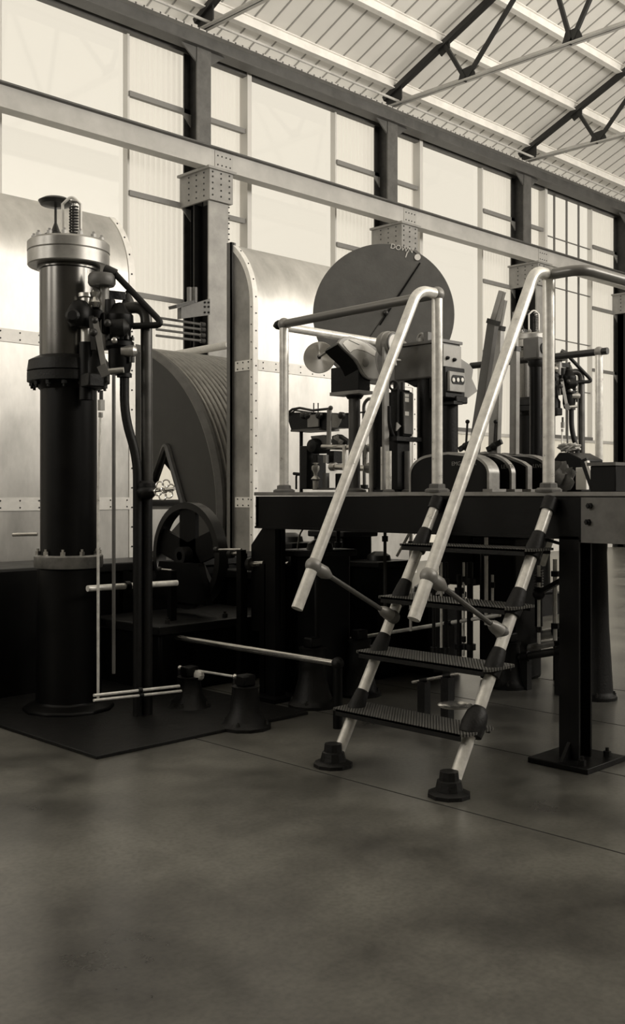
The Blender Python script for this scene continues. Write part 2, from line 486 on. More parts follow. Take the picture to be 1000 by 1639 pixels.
tr_place = ['left', 'middle left', 'middle', 'right of centre', 'right']
for k, xc in enumerate(COLX):
    if k not in (2, 3, 4): continue
    t = thing('roof_truss', 'black roof truss with pale bottom chord, ' + {2: 'only its foot showing at the top left', 3: 'the middle one, above the round dial', 4: 'the far one at the right edge'}[k], 'roof truss', (xc, 13.6, EZ), 'roof trusses')
    def tz(y): return EZ + .10 + SL*(WY - y)
    MB().bar((xc, 13.8, tz(13.8)), (xc, RY, tz(RY)), .13, .10).build('top_chord', TRUSS, t)
    b = MB().box((xc-.085, RY, EZ-.0), (xc+.085, 13.7, EZ+.018)); b.box((xc-.01, RY, EZ), (xc+.01, 13.7, EZ+.085)); b.build('bottom_chord', TRUSSL, t)
    webs = [((12.3, tz(12.3)), (11.75, EZ)), ((11.75, EZ), (10.05, tz(10.05))), ((10.05, tz(10.05)), (9.49, EZ)), ((9.49, EZ), (7.9, tz(7.9))), ((7.9, tz(7.9)), (7.2, EZ)), ((7.2, EZ), (RY, tz(RY)))]
    for (y0, z0), (y1, z1) in webs: MB().bar((xc, y0, z0+.04), (xc, y1, z1), .06, .075).build('web_member', TRUSS, t)
    b = MB()
    for y in (11.75, 9.49, 7.2): b.prism([V((xc-.015, y-.24, EZ+.01)), V((xc-.015, y+.20, EZ+.01)), V((xc-.015, y+.12, EZ+.24)), V((xc-.015, y-.12, EZ+.26))], (.03, 0, 0))
    b.prism([V((xc-.015, 13.75, EZ)), V((xc-.015, 13.35, EZ)), V((xc-.015, 13.35, tz(13.35))), V((xc-.015, 13.75, tz(13.7)))], (.03, 0, 0))
    b.prism([V((xc-.015, 12.45, tz(12.45))), V((xc-.015, 12.15, tz(12.15))), V((xc-.015, 12.15, tz(12.15)-.18)), V((xc-.015, 12.35, tz(12.35)-.2))], (.03, 0, 0))
    split(b, 'gusset_plate', TRUSS, t)

# ------------------------------------------------------------------ machine guards (curved sheet shells)
def arc_prof(y0=7.44, zb=.55, zs=3.30, rho=.755, a=math.radians(54)):
    pts = [(y0, zb), (y0, zs)]
    for k in range(1, 13):
        q = a*k/12
        pts.append((y0+rho*(1-math.cos(q)), zs+rho*math.sin(q)))
    return pts
def shell(x0, x1, label, side, zb):
    t = thing('machine_guard', label, 'machine guard', ((x0+x1)/2, 7.5, zb), 'sheet guards over the winding drum')
    pr = arc_prof(zb=zb)
    b = MB(); th = .012
    outer = [V((x0, y, z)) for y, z in pr]; inner = [V((x0, y+th, z-.002)) for y, z in pr][::-1]
    b.faces_ring([outer+inner, [p+V((x1-x0, 0, 0)) for p in outer+inner]])
    b.build('casing_sheet', SHEET, t)
    xe, sg = (x0, 1) if side == 'left' else (x1, -1)
    # side return sheet
    yb = pr[-1][0]
    for xx, s2 in ((x0, 1), (x1, -1)):
        pts = [V((xx, y, z)) for y, z in pr] + [V((xx, yb, pr[0][1]))]
        MB().prism(pts, (s2*.008, 0, 0)).build('side_sheet', mat('side_sheet_steel', .22, .45, .4, .3, 3), t)
    # rivet strip that follows the edge
    for xx, s2 in ((x0, 1), (x1, -1)):
        b = MB(); o = -.008
        r0, r1 = [], []
        pts = []
        for y, z in pr:
            pts.append((y, z))
        outr = []
        for i, (y, z) in enumerate(pts):
            a, c = pts[max(0, i-1)], pts[min(len(pts)-1, i+1)]
            d = V((0, c[0]-a[0], c[1]-a[1])).normalized(); nn = V((0, -d.z, d.y))
            outr.append((V((0, y, z)), nn))
        rings = [[V((xx+s2*.055, p.y, p.z))+n*.007, V((xx-s2*.008, p.y, p.z))+n*.007, V((xx-s2*.008, p.y, p.z))-n*.045, V((xx-s2*.002, p.y, p.z))-n*.045, V((xx-s2*.002, p.y, p.z))-n*.001, V((xx+s2*.055, p.y, p.z))-n*.001] for p, n in outr]
        b.faces_ring(rings)
        st = b.build('edge_strip', STRIP, t)
        rv = MB()
        z = zb+.1
        while z < 3.3:
            rv.sphere((xx+s2*.028, 7.432, z), .008, 8); rv.sphere((xx-s2*.009, 7.46, z+.06), .007, 6); z += .17
        for k in (2, 5, 8, 11):
            p, n = outr[k]; rv.sphere(p+n*.008+V((xx+s2*.028, 0, 0)), .008, 8)
        rv.build('rivet', DARKS, st)
    # horizontal joint strips
    for z in (1.365, 2.70):
        st = MB().box((x0+.055, 7.431, z-.052), (x1-.055, 7.440, z+.052)).build('joint_strip', STRIP, t)
        rv = MB(); x = x0+.12
        while x < x1-.06:
            rv.sphere((x, 7.43, z-.028), .007, 8); rv.sphere((x, 7.43, z+.028), .007, 8); x += .17
        rv.build('rivet', DARKS, st)
        rv = MB().box((x0-.010, 7.46, z-.05), (x0-.002, 7.70, z+.05)).build('joint_plate', STRIP, t)
        bb = MB()
        for yy in (7.5, 7.58, 7.66):
            for zz in (-.03, .03): bb.sphere((x0-.011, yy, z+zz), .008, 6)
        bb.build('rivet', DARKS, rv)
    for xx in (x0+.02, x1-.08): MB().box((xx, yb-.06, .0), (xx+.06, yb-.012, zb+.1)).build('support_leg', BLACK, t)
    # angle iron upright at the back edge
    b = MB().box((x0-.03, yb-.02, zb-.3), (x0+.03, yb+.0, pr[-1][1]+.02)); b.box((x0-.03, yb-.02, zb-.3), (x0-.02, yb+.05, pr[-1][1]+.02))
    b.build('angle_upright', GREYM, t)
    return t
shell(3.0, 5.24, 'tall sheet steel guard with curved top behind the big brake cylinder at left', 'right', .55)
shell(6.63, 9.1, 'tall sheet steel guard with curved riveted edge behind the platform, beside the grooved drum', 'left', .55)
# lower gusset of the left guard
tag(MB().prism([V((5.25, 7.42, 1.31)), V((5.85, 7.42, 1.31)), V((5.45, 7.42, .95)), V((5.25, 7.42, .9))], (0, .02, 0)).build('guard_gusset', SHEET), 'pale triangular steel plate between the left guard and the dark spoked wheel', 'steel plate')

# ------------------------------------------------------------------ winding drum
DC = V((6.58, 9.73, 1.26)); DR = 1.87
t = thing('winding_drum', 'huge grooved rope drum with dark cheek between the two sheet guards', 'winding drum', (7.5, 9.6, 0))
cu = bpy.data.curves.new('cheek_curve', 'CURVE'); cu.dimensions = '2D'; cu.fill_mode = 'BOTH'; cu.extrude = .03
def spl(pts):
    s_ = cu.splines.new('POLY'); s_.points.add(len(pts)-1); s_.use_cyclic_u = True
    for i, (a, c) in enumerate(pts): s_.points[i].co = (a, c, 0, 1)
spl([(1.81*math.cos(2*math.pi*k/96), 1.81*math.sin(2*math.pi*k/96)) for k in range(96)])
HB = [V((-.98, .72, 0)), V((-.58, .02, 0)), V((-1.30, .02, 0))]
def rounded(tri, rad=.08):
    m3 = [V(p) for p in tri]; st = (m3[0]+m3[1])/2
    pts = fillet([st, m3[1], m3[2], m3[0], st], rad, 5)
    return pts[:-1]
hole = rounded(HB)
holes = []
for k in range(5):
    q = k*2*math.pi/5; hs = [(p.x*math.cos(q)-p.y*math.sin(q), p.x*math.sin(q)+p.y*math.cos(q)) for p in hole]
    holes.append(hs); spl(hs)
tmp = bpy.data.objects.new('cheek_tmp', cu); COL.objects.link(tmp); bpy.context.view_layer.update()
me = bpy.data.meshes.new_from_object(tmp.evaluated_get(bpy.context.evaluated_depsgraph_get())); bpy.data.objects.remove(tmp)
# curve (x,y) -> world (Y,z)
M = Matrix.Translation(V((DC.x+.03, DC.y, DC.z)) - BASE[t.name]) @ Matrix(((0, 0, -1), (1, 0, 0), (0, 1, 0))).to_4x4()
me.transform(M); me.materials.clear(); me.materials.append(DRUMC)
ck = bpy.data.objects.new('cheek', me); COL.objects.link(ck); ck.parent = t; BASE[ck.name] = BASE[t.name]
for hs in holes:
    pts = [V((DC.x-.005, DC.y+a, DC.z+c)) for a, c in hs]; pts.append(pts[0]); pts.append(pts[1])
    MB().tube(pts, .04, 8).build('hole_lip', DARKS, ck)
MB().lathe((DC.x, DC.y, DC.z), (1, 0, 0), [(1.80, -.01), (1.82, -.02), (1.87, .02), (1.87, .06), (1.82, .09), (1.80, .09), (1.80, -.01)], 96, cap=False).build('rim', GREYM, t)
pr = []
x = .10
while x < 1.32:
    for q, rr in ((0, 1.79), (.10, 1.828), (.25, 1.843), (.4, 1.846), (.55, 1.843), (.7, 1.828), (.8, 1.79), (.9, 1.775)): pr.append((rr, x + .068*q))
    x += .068
pr.append((1.73, x)); pr.append((1.73, .08)); pr.append((1.77, .08))
MB().lathe((DC.x, DC.y, DC.z), (1, 0, 0), pr, 96, cap=False).build('grooved_barrel', GROOVE, t)
MB().lathe((DC.x, DC.y, DC.z), (1, 0, 0), [(.02, -.25), (.3, -.25), (.34, -.2), (.34, .1), (.12, .1), (.12, 1.5), (.02, 1.5)], 40).build('hub', CAST, t)
b = MB()
for k in range(5):
    q = math.radians(145+72*k+36)
    b.bar((7.95, DC.y+.2*math.cos(q), DC.z+.2*math.sin(q)), (7.95, DC.y+1.75*math.cos(q), DC.z+1.75*math.sin(q)), .12, .06, up=(1, 0, 0))
split(b, 'far_spoke', CAST, t)

# ------------------------------------------------------------------ black machine beds under and beyond the platform
def bed(x0, x1, y0, y1, z, label):
    t = thing('machine_bed', label, 'machine bed', ((x0+x1)/2, (y0+y1)/2, 0))
    MB().box((x0, y0, 0), (x1, y1, z-.06)).build('frame', BLACK, t, bevel=.02)
    MB().box((x0-.04, y0-.04, z-.07), (x1+.04, y1+.04, z)).build('top_plate', CAST, t, bevel=.01)
    b = MB(); x = x0+.3
    while x < x1: b.box((x-.03, y0-.05, 0), (x+.03, y0+.01, z-.07)); x += .55
    split(b, 'rib', BLACK, t)
    bo = MB(); x = x0+.1
    while x < x1: bo.hexbolt((x, y0+.05, z), (0, 0, 1), .022, .03); x += .55
    bo.build('bolt', DARKS, t)
bed(5.75, 6.6, 6.05, 6.8, .80, 'black cast bed of the winding engine left of the platform')
bed(4.45, 5.65, 6.0, 6.8, .50, 'low black cast bed under the dark spoked wheel')
bed(4.45, 6.6, 6.9, 7.34, .90, 'tall narrow black box added as dark fill between the spoked wheel and the sheet guards')  # dark box added to keep the area behind the wheel black
bed(7.2, 8.3, 6.5, 7.2, .42, 'black cast bed of the winding engine behind the platform')
tag(MB().box((3.13, 4.79, 0), (4.75, 8.2, .02)).build('shaded_floor_plate', CAST, bevel=.003), 'dark steel floor plate under the left brake cylinder, floor shade included in its colour', 'floor plate')  # plate colour also carries the deep shade over the floor here
tag(MB().box((1.6, 6.62, .0), (4.36, 7.36, .92)).build('brake_bed', BLACK, bevel=.02), 'black cast bed below the left sheet guard', 'machine bed')

# spoked brake wheel in front of the drum
wc = pX(303, 889, 5.05); wr = .42
t = thing('flywheel', 'dark spoked wheel with bright rim in front of the grooved drum', 'wheel', (wc.x, wc.y, wc.z-wr))
MB().lathe(wc, (1, 0, 0), [(wr-.05, -.05), (wr, -.045), (wr, .045), (wr-.05, .05), (wr-.05, -.05)], 56, cap=False).build('rim', mat('worn_rim', .03, .3, .6), t)
MB().lathe(wc, (1, 0, 0), [(.01, -.1), (.07, -.1), (.075, .1), (.01, .1)], 24).build('hub', CAST, t)
b = MB()
for k in range(5):
    q = k*2*math.pi/5+.3; b.bar(wc, wc+V((0, math.cos(q), math.sin(q)))*(wr-.03), .20, .035, up=(1, 0, 0))
split(b, 'spoke', BLACK, t)
b = MB().cyl(wc+V((-.1, 0, 0)), wc+V((.45, 0, 0)), .035); b.build('axle', DARKS, t)
b = MB().prism([wc+V((-.05, -.25, -.05)), wc+V((-.05, .25, -.05)), wc+V((-.05, .35, -wc.z+.6)), wc+V((-.05, -.35, -wc.z+.6))], (-.06, 0, 0)); b.build('bearing_bracket', BLACK, t)

# small polished linkages on the bed
for (px0, py0, px1, py1, X, r, lab) in [
    (347, 880, 386, 880, 4.9, .010, 'short bright link rod lying just right of the dark spoked wheel'),
    (370, 887, 388, 886, 5.0, .014, 'stubby bright pin below the short link rod by the wheel'),
    (402, 903, 423, 902, 4.95, .022, 'bright shaft end beside the foot of the right sheet guard'),
    (452, 904, 462, 904, 5.1, .022, 'bright shaft collar left of the handrail ball joint'),
    (256, 911, 275, 913, 4.7, .008, 'pair of thin bright pins left of the dark spoked wheel')]:
    a = pX(px0, py0, X); c = pX(px1, py1, X)
    tt = thing('link_rod', lab, 'rod', (a+c)/2)
    MB().cyl(a, c, r).build('rod', BRIGHT, tt); e = (c-a).normalized()
    MB().cyl(a-e*.02, a+e*.015, r*2.2).build('collar', DARKS, tt)
    MB().bar(V((c.x, c.y, .6 if c.y > 6.3 else 0)), c, .05, .05).build('bracket', BLACK, tt)

# ------------------------------------------------------------------ brake engine (left foreground) and its twin at right
EX, EY = 3.70, 6.0
eng = thing('brake_engine', 'tall dark brake cylinder with bolted bronze flange on top, at the left edge', 'brake engine', (EX, EY, 0.0), 'brake engines')
o = (EX, EY, 0)
MB().lathe(o, (0, 0, 1), [(.01, 2.32), (.19, 2.32), (.19, 2.93), (.205, 2.935), (.205, 2.96), (.01, 2.96)], 48).build('upper_cylinder', mat('oiled_cylinder', .13, .24, .92, .12, 3), eng)
fl = MB().lathe(o, (0, 0, 1), [(.01, 2.958), (.262, 2.958), (.268, 2.965), (.268, 3.045), (.262, 3.05), (.27, 3.055), (.27, 3.11), (.255, 3.125), (.01, 3.125)], 56).build('top_flange', mat('worn_bronze', .36, .35, .55, .25, 6), eng)
b = MB()
for k in range(14):
    q = 2*math.pi*k/14; b.hexbolt((EX+.225*math.cos(q), EY+.225*math.sin(q), 3.125), (0, 0, 1), .019, .026)
split(b, 'bolt', MIDG, fl)
lf = MB().lathe(o, (0, 0, 1), [(.01, 2.14), (.19, 2.14), (.22, 2.17), (.27, 2.19), (.27, 2.25), (.262, 2.255), (.27, 2.26), (.26, 2.33), (.2, 2.36), (.01, 2.36)], 56).build('middle_flange', CAST, eng)
b = MB()
for k in range(14):
    q = 2*math.pi*k/14; b.hexbolt((EX+.238*math.cos(q), EY+.238*math.sin(q), 2.19), (0, 0, -1), .02, .03)
split(b, 'bolt', CAST, lf)
MB().lathe(o, (0, 0, 1), [(.01, 1.04), (.185, 1.04), (.185, 2.15), (.01, 2.15)], 48).build('lower_cylinder', BLACK, eng)
bf = MB().lathe(o, (0, 0, 1), [(.01, .96), (.222, .96), (.226, .975), (.226, 1.035), (.215, 1.045), (.01, 1.045)], 48).build('base_ring', mat('dull_bronze', .20, .35, .6, .4, 9), eng)
b = MB()
for k in range(10):
    q = 2*math.pi*k/10+.2; b.hexbolt((EX+.2*math.cos(q), EY+.2*math.sin(q), 1.045), (0, 0, 1), .018, .026)
b.build('bolt', BRIGHT, bf)
b = MB().lathe(o, (0, 0, 1), [(.01, 0), (.30, 0), (.30, .04), (.215, .07), (.205, .96), (.01, .96)], 12); b.build('pedestal', BLACK, eng, bevel=.01)
# spring frame and mushroom valve on top
b = MB()
for dx in (-.045, .075):
    p = pD(111+dx*240, 380, 6.86); b.cyl((p.x, p.y, 3.12), (p.x, p.y, 3.385), .010, seg=10)
p0 = pD(100, 320, 6.86); p1 = pD(129, 320, 6.86)
b.tube(fillet([(p0.x, p0.y, 3.38), (p0.x*.5+p1.x*.5, p0.y*.5+p1.y*.5, 3.44), (p1.x, p1.y, 3.38)], .04), .010, 8)
b.build('spring_frame', STRIP, eng)
ps = pD(118, 380, 6.84)
MB().spring((ps.x, ps.y, 3.15), .21, .026, .006, 11).build('spring', DARKS, eng)
MB().lathe((ps.x, ps.y, 0), (0, 0, 1), [(.005, 3.12), (.05, 3.12), (.05, 3.15), (.012, 3.17), (.012, 3.38), (.03, 3.39), (.005, 3.41)], 16).build('spring_spindle', MIDG, eng)
pm = pD(89, 330, 6.95)
MB().lathe((pm.x, pm.y, 0), (0, 0, 1), [(.005, 3.12), (.075, 3.12), (.075, 3.2), (.03, 3.22), (.009, 3.28), (.009, 3.385), (.10, 3.40), (.115, 3.425), (.08, 3.445), (.005, 3.45)], 28).build('mushroom_cap', DARKS, eng)
# valve gear at the right of the cylinder
VG = 6.62
def q_(px, py, d=0): return pD(px, py, VG+d)
def vlathe(px, prof, m, name, seg=24, d=0, parent=None):
    p = pD(px, 790, VG+d)
    pr_ = [(r, EYE+(CY-y)/F*(VG+d)) for r, y in prof]
    return MB().lathe((p.x, p.y, 0), (0, 0, 1), pr_, seg).build(name, m, parent or eng)
vlathe(163, [(.005, 458), (.078, 458), (.088, 454), (.088, 443), (.08, 439), (.005, 439)], GREYM, 'bonnet_flange')
vlathe(166, [(.005, 560), (.035, 560), (.035, 458), (.005, 458)], MIDG, 'valve_stem_housing', d=.03)
vlathe(153, [(.005, 492), (.02, 492), (.034, 484), (.02, 476), (.034, 468), (.016, 460), (.005, 459)], BRIGHT, 'gland_nut')
vlathe(138, [(.005, 560), (.036, 560), (.036, 478), (.05, 476), (.05, 470), (.005, 470)], BRASS, 'pilot_cylinder', d=.02)
vlathe(138, [(.005, 640), (.045, 640), (.045, 548), (.005, 548)], BLACK, 'pilot_sleeve', d=.02)
vlathe(192, [(.005, 600), (.06, 600), (.075, 585), (.075, 560), (.09, 555), (.09, 548), (.07, 545), (.07, 528), (.088, 520), (.085, 505), (.05, 495), (.03, 486), (.005, 484)], BLACK, 'main_valve_body', 28)
b = MB()
for k in range(8):
    q = 2*math.pi*k/8; p = q_(192, 545); b.hexbolt((p.x+.08*math.cos(q), p.y+.08*math.sin(q), p.z), (0, 0, 1), .013, .02)
b.build('valve_bolt', DARKS, eng)
vlathe(152, [(.005, 625), (.05, 622), (.085, 610), (.085, 580), (.06, 570), (.06, 520), (.09, 512), (.09, 500), (.04, 492), (.005, 492)], BLACK, 'slide_valve_body', 26, d=.06)
MB().lathe(q_(192, 524, -.1), (.7, -.7, 0), [(.005, -.05), (.05, -.05), (.055, .03), (.03, .05), (.018, .06), (.005, .06)], 20).build('valve_cap', CAST, eng)
MB().lathe(q_(207, 562, -.05), (.7, -.7, 0), [(.005, -.05), (.035, -.05), (.04, .03), (.02, .05), (.005, .05)], 12).build('drain_cap', BRASS, eng)
MB().cyl(q_(211, 568, -.05), q_(211, 580, -.05), .018).build('drain_cock', DARKS, eng)
vlathe(128, [(.005, 526), (.06, 524), (.078, 516), (.078, 496), (.06, 488), (.04, 482), (.005, 480)], BLACK, 'pilot_valve_body', 22, d=-.03)
MB().lathe(q_(118, 506, -.08), (-.7, -.7, 0), [(.005, -.06), (.045, -.06), (.05, .02), (.03, .04), (.005, .04)], 18).build('side_cap', CAST, eng)
vlathe(205, [(.005, 500), (.045, 500), (.05, 490), (.028, 476), (.014, 470), (.018, 466), (.005, 464)], DARKS, 'cone_bonnet', 20, d=.12)
MB().bar(q_(160, 470, .02), q_(200, 474, .1), .03, .05).build('bridge_arm', CAST, eng)
vlathe(199, [(.005, 604), (.048, 604), (.048, 598), (.036, 596), (.036, 575), (.06, 572), (.06, 566), (.005, 566)], CAST, 'lower_neck', 22)
MB().lathe(q_(183, 545, -.12), (-.6, -.8, 0), [(.005, -.04), (.018, -.04), (.018, .02), (.008, .025), (.005, .026)], 12).build('plug', BRASS, eng)
MB().bar(q_(146, 506, -.10), q_(150, 560, -.10), .03, .02, up=(.7, .7, 0)).build('guide_bar', DARKS, eng)
vlathe(176, [(.005, 530), (.034, 530), (.04, 505), (.034, 480), (.005, 480)], CAST, 'passage_casting', 18, d=.02)
MB().box(q_(170, 535, .0)+V((-.03, -.03, 0)), q_(180, 500, .0)+V((.05, .05, 0))).build('passage_block', BLACK, eng, bevel=.015)
# links
MB().bar(q_(152, 510, -.16), q_(168, 595, -.16), .035, .014, up=(.7, .7, 0)).build('valve_link', MIDG, eng)
MB().bar(q_(162, 585, -.18), q_(170, 602, -.18), .055, .03, up=(.7, .7, 0)).build('link_fork', GREYM, eng)
MB().cyl(q_(165, 595, -.16), q_(198, 592, -.16), .018).build('cross_pin', BRASS, eng)
b = MB().sphere(q_(150, 532, -.16), .026); b.sphere(q_(152, 513, -.16), .022); b.sphere(q_(172, 517, -.16), .024); split(b, 'pivot', DARKS, eng)
MB().box(q_(146, 598, -.06)+V((-.05, -.05, 0)), q_(146, 620, -.06)+V((.07, .05, 0))).build('link_block', CAST, eng, bevel=.01)
# pipes
MB().tube(fillet([q_(172, 434), q_(182, 436), q_(262, 520), q_(212, 522)], .06), .021).build('relief_pipe', CAST, eng)
MB().cyl(q_(168, 430), q_(185, 438), .03).build('pipe_union', DARKS, eng)
MB().tube(fillet([q_(180, 498, .05), q_(234, 488, .05), q_(235, 780, .05)], .19, 10), .038, 18).build('oil_supply_pipe', mat('dark_pipe', .07, .35, .5, .2, 8), eng)
b = MB().cyl(q_(172, 512, .05), q_(192, 492, .05), .05); b.build('pipe_elbow_flange', CAST, eng)
MB().tube([q_(235, 780, .05), V((q_(235, 780, .05).x, q_(235, 780, .05).y, 0))], .036, 18).build('lower_oil_pipe', CAST, eng)
MB().tube(fillet([q_(199, 598), q_(199, 665), q_(220, 735), q_(220, 800), V((q_(220, 800).x, q_(220, 800).y, 0))], .16, 8), .030, 16).build('return_pipe', CAST, eng)
b = MB().tube([q_(226, 800, .09), V((q_(226, 800, .09).x, q_(226, 800, .09).y, 0))], .055, 16); b.build('drain_standpipe', BLACK, eng)
# valve rods with forked joint
p = q_(162, 625, -.1); MB().cyl(p, q_(162, 645, -.1), .012).build('spindle', DARKS, eng)
b = MB().box(q_(162, 640, -.1)+V((-.016, -.016, 0)), q_(162, 657, -.1)+V((.016, .016, 0))); b.cyl(q_(161, 660, -.1), q_(161, 668, -.1), .014); b.build('rod_fork', MIDG, eng)
p = q_(157, 790, -.1); MB().tube([q_(161, 660, -.1), p, V((p.x, p.y, .15))], .009, 10).build('valve_rod', PIPE, eng)
p = q_(182, 790, -.05); MB().cyl(V((p.x, p.y, q_(182, 600, -.05).z)), V((p.x, p.y, .3)), .0115).build('valve_rod', GREYM, eng)
# handwheel at the pipe
hb = q_(234, 787, .0)
b = MB().sphere(hb, .065, 20, (1, 1, .8)); b.lathe(hb+V((0, 0, .03)), (0, 0, 1), [(.005, 0), (.055, 0), (.055, .025), (.04, .04), (.005, .04)]); vb = b.build('stop_valve_body', CAST, eng)
hc = q_(263, 784, -.1); ax = V((-.80, -.58, .12)).normalized(); u, v = ortho(ax)
MB().cyl(hb, hc+(hc-hb)*.55, .010).build('valve_spindle', BRIGHT, eng)
b = MB()
for k in range(6):
    q = 2*math.pi*k/6+.3; b.torus(hc+(u*math.cos(q)+v*math.sin(q))*.042, ax, .024, .005, 20, 8)
b.torus(hc, ax, .018, .007); b.build('handwheel', BRIGHT, eng)
b = MB().cyl(hc, hc+ax*.03, .010); b.build('spindle_tip', BRIGHT, eng)
b = MB().cyl(pD(60, 855, 6.95), pD(20, 856, 6.95), .012); b.build('side_rod', BRIGHT, eng)

# twin engine beyond the platform
e2 = copy_tree(eng); e2.location = (10.73, 6.95, .25)
BASE[e2.name] = V(e2.location)
MB().box((10.45, 6.65, 0), (11.05, 7.25, .25)).build('plinth', CAST, e2)
e2['label'] = 'dark brake cylinder with spring cap seen beyond the platform at right'

# ------------------------------------------------------------------ operator platform
PX0, PX1, PY0, PY1, PZ = 4.86, 7.85, 2.45, 5.44, 1.46
t = thing('driver_platform', 'black steel driving platform with plate deck at the top of the ladder', 'platform', (6.3, 4, 0))
b = MB().box((PX0, PY0, PZ-.025), (PX1, PY1, PZ)); b.build('deck_plate', mat('deck_plate_metal', .14, .4, .4, .3, 6), t)
b = MB().box((PX0-.006, PY0, PZ-.022), (PX0+.004, PY1, PZ-.001)); b.build('deck_edge_strip', MIDG, t)
b = MB().box((PX0+.01, 2.84, 1.215), (PX0+.03, PY1, PZ-.03)); b.box((PX0+.0, 2.84, 1.205), (PX0+.1, PY1, 1.22)); b.build('front_channel', BLACK, t)
b = MB().box((PX0+.01, PY1-.03, 1.215), (PX1, PY1-.01, PZ-.03)); b.build('side_channel', BLACK, t)
b = MB().box((PX1-.03, PY0, 1.215), (PX1-.01, PY1, PZ-.03)); b.build('rear_channel', BLACK, t)
for yy in (3.4, 4.1, 4.8): MB().box((PX0+.03, yy-.03, 1.25), (PX1-.03, yy+.03, PZ-.03)).build('deck_joist', BLACK, t)
g = MB().box((PX0-.004, 2.45, 1.19), (PX0+.008, 2.845, PZ-.03)).build('end_plate', mat('bare_end_plate', .16, .55, .2, .2, 12), t)
b = MB(); b.hexbolt((PX0-.004, 2.79, 1.385), (-1, 0, 0), .017, .02); b.hexbolt((PX0-.004, 2.80, 1.30), (-1, 0, 0), .017, .02); split(b, 'bolt', CAST, g)
# H-section post with square base plate
b = MB().box((4.86, 2.86, 0), (4.875, 2.98, 1.22)); b.box((4.98, 2.86, 0), (4.995, 2.98, 1.22)); b.box((4.87, 2.915, 0), (4.99, 2.93, 1.22)); b.build('post', BLACK, t)
b = MB().box((4.74, 2.74, 0), (5.14, 3.1, .03)); b.build('base_plate', BLACK, t, bevel=.004)
b = MB(); b.prism([V((4.86, 2.93, .03)), V((4.78, 2.93, .03)), V((4.86, 2.93, .12))], (0, -.02, 0)); b.hexbolt((5.05, 2.8, .03), (0, 0, 1), .02, .03); b.hexbolt((4.79, 2.8, .03), (0, 0, 1), .02, .03); split(b, 'foot_bolt', CAST, t)
for (x, y) in ((7.7, 2.7), (7.7, 5.3), (4.95, 5.32)):
    MB().box((x-.05, y-.05, 0), (x+.05, y+.05, 1.22)).build('post', BLACK, t)
    MB().box((x-.14, y-.14, 0), (x+.14, y+.14, .03)).build('base_plate', BLACK, t)
b = MB().prism([pX(426, 836, 4.95), pX(402, 872, 4.95), pX(402, 1010, 4.95), pX(450, 1010, 4.95), pX(450, 836, 4.95)], (.04, 0, 0)); b.build('corner_bracket', BLACK, t)

# ------------------------------------------------------------------ railings
PR = .0325
def post(mbr, mbf, x, y, z0=PZ, z1=2.65):
    mbr.cyl((x, y, z0), (x, y, z1), PR)
    mbf.lathe((x, y, z0), (0, 0, 1), [(.005, 0), (.075, 0), (.075, .012), (.06, .022), (.05, .022), (.048, .045), (.036, .05), (.005, .05)], 8)
def ball(mb, p, r=.046): mb.sphere(p, r, 20)
def railing(label, posts, rails, fits, extra=None):
    t = thing('guard_railing', label, 'railing', (*posts[0][:2], PZ), 'pipe railings of the driving platform')
    for (x, y) in posts:
        a, c = MB(), MB(); post(a, c, x, y); a.build('post', PIPE, t); c.build('post_flange', GREYM, t)
    for pts, m in rails: MB().tube(pts, PR-.003).build('rail', m, t)
    for p in fits: MB().sphere(p, .044, 18).build('ball_fitting', MIDG, t)
    return t
YL, YRt = 3.84, 3.07
tL = railing('pipe railing with ball joints at the left side of the platform', [(4.9, YL), (4.92, 5.2)],
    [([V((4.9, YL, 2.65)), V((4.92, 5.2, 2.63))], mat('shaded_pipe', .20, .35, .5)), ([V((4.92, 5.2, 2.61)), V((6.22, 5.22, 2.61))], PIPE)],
    [(4.9, YL, 2.65), (4.92, 5.2, 2.63), (6.22, 5.22, 2.61)])
MB().cyl((6.22, 5.22, PZ), (6.22, 5.22, 2.6), .02).build('post', DARKS, tL)
MB().lathe((4.92, 5.23, 2.63), (0, 1, 0), [(.03, 0), (.035, .02), (.028, .045), (.012, .07), (.004, .08)], 16).build('end_cap', CAST, tL)
tR = railing('pipe railing bending away from the right hand post by the ladder', [(4.9, YRt)],
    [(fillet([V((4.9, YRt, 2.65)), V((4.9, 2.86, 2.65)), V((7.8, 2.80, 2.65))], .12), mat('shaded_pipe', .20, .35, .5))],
    [(4.9, YRt, 2.65)])
tB = railing('thin pipe railing across the back of the platform with a right hand post', [(7.80, 4.40)],
    [([V((7.75, 5.68, 2.63)), V((7.8, 4.32, 2.64))], DARKS)], [(7.8, 4.40, 2.64)])

def handrail(label, Y, pts, ball_p, brace_end):
    t = thing('ladder_handrail', label, 'handrail', (pts[0].x, Y, pts[0].z))
    MB().tube(fillet(pts, .13, 10), PR-.001, 18).build('rail', PIPE, t)
    MB().sphere(ball_p, .044, 20).build('ball_joint', MIDG, t)
    d = (brace_end-ball_p).normalized()
    MB().lathe(ball_p, d, [(.03, .0), (.034, .05), (.036, .085), (.026, .11), (.017, .13), (.005, .13)], 18).build('brace_socket', MIDG, t)
    MB().lathe(brace_end, -d, [(.005, 0), (.034, .0), (.034, .05), (.03, .08), (.017, .11), (.005, .11)], 18).build('brace_socket', MIDG, t)
    MB().cyl(ball_p, brace_end, .0135).build('brace', mat('brace_steel', .16, .35, .6), t)
    MB().sphere(brace_end, .040, 18).build('ball_joint', GREYM, t)
    return t
hl0, hl1 = V((3.725, YL, .85)), V((4.715, YL, 2.65))
bl = hl0 + (hl1-hl0)*((1.07-.85)/(2.65-.85))
handrail('left sloping pipe handrail of the platform ladder', YL, [hl0, hl1, V((4.9, YL, 2.65))], bl, V((4.41, 3.77, .755)))
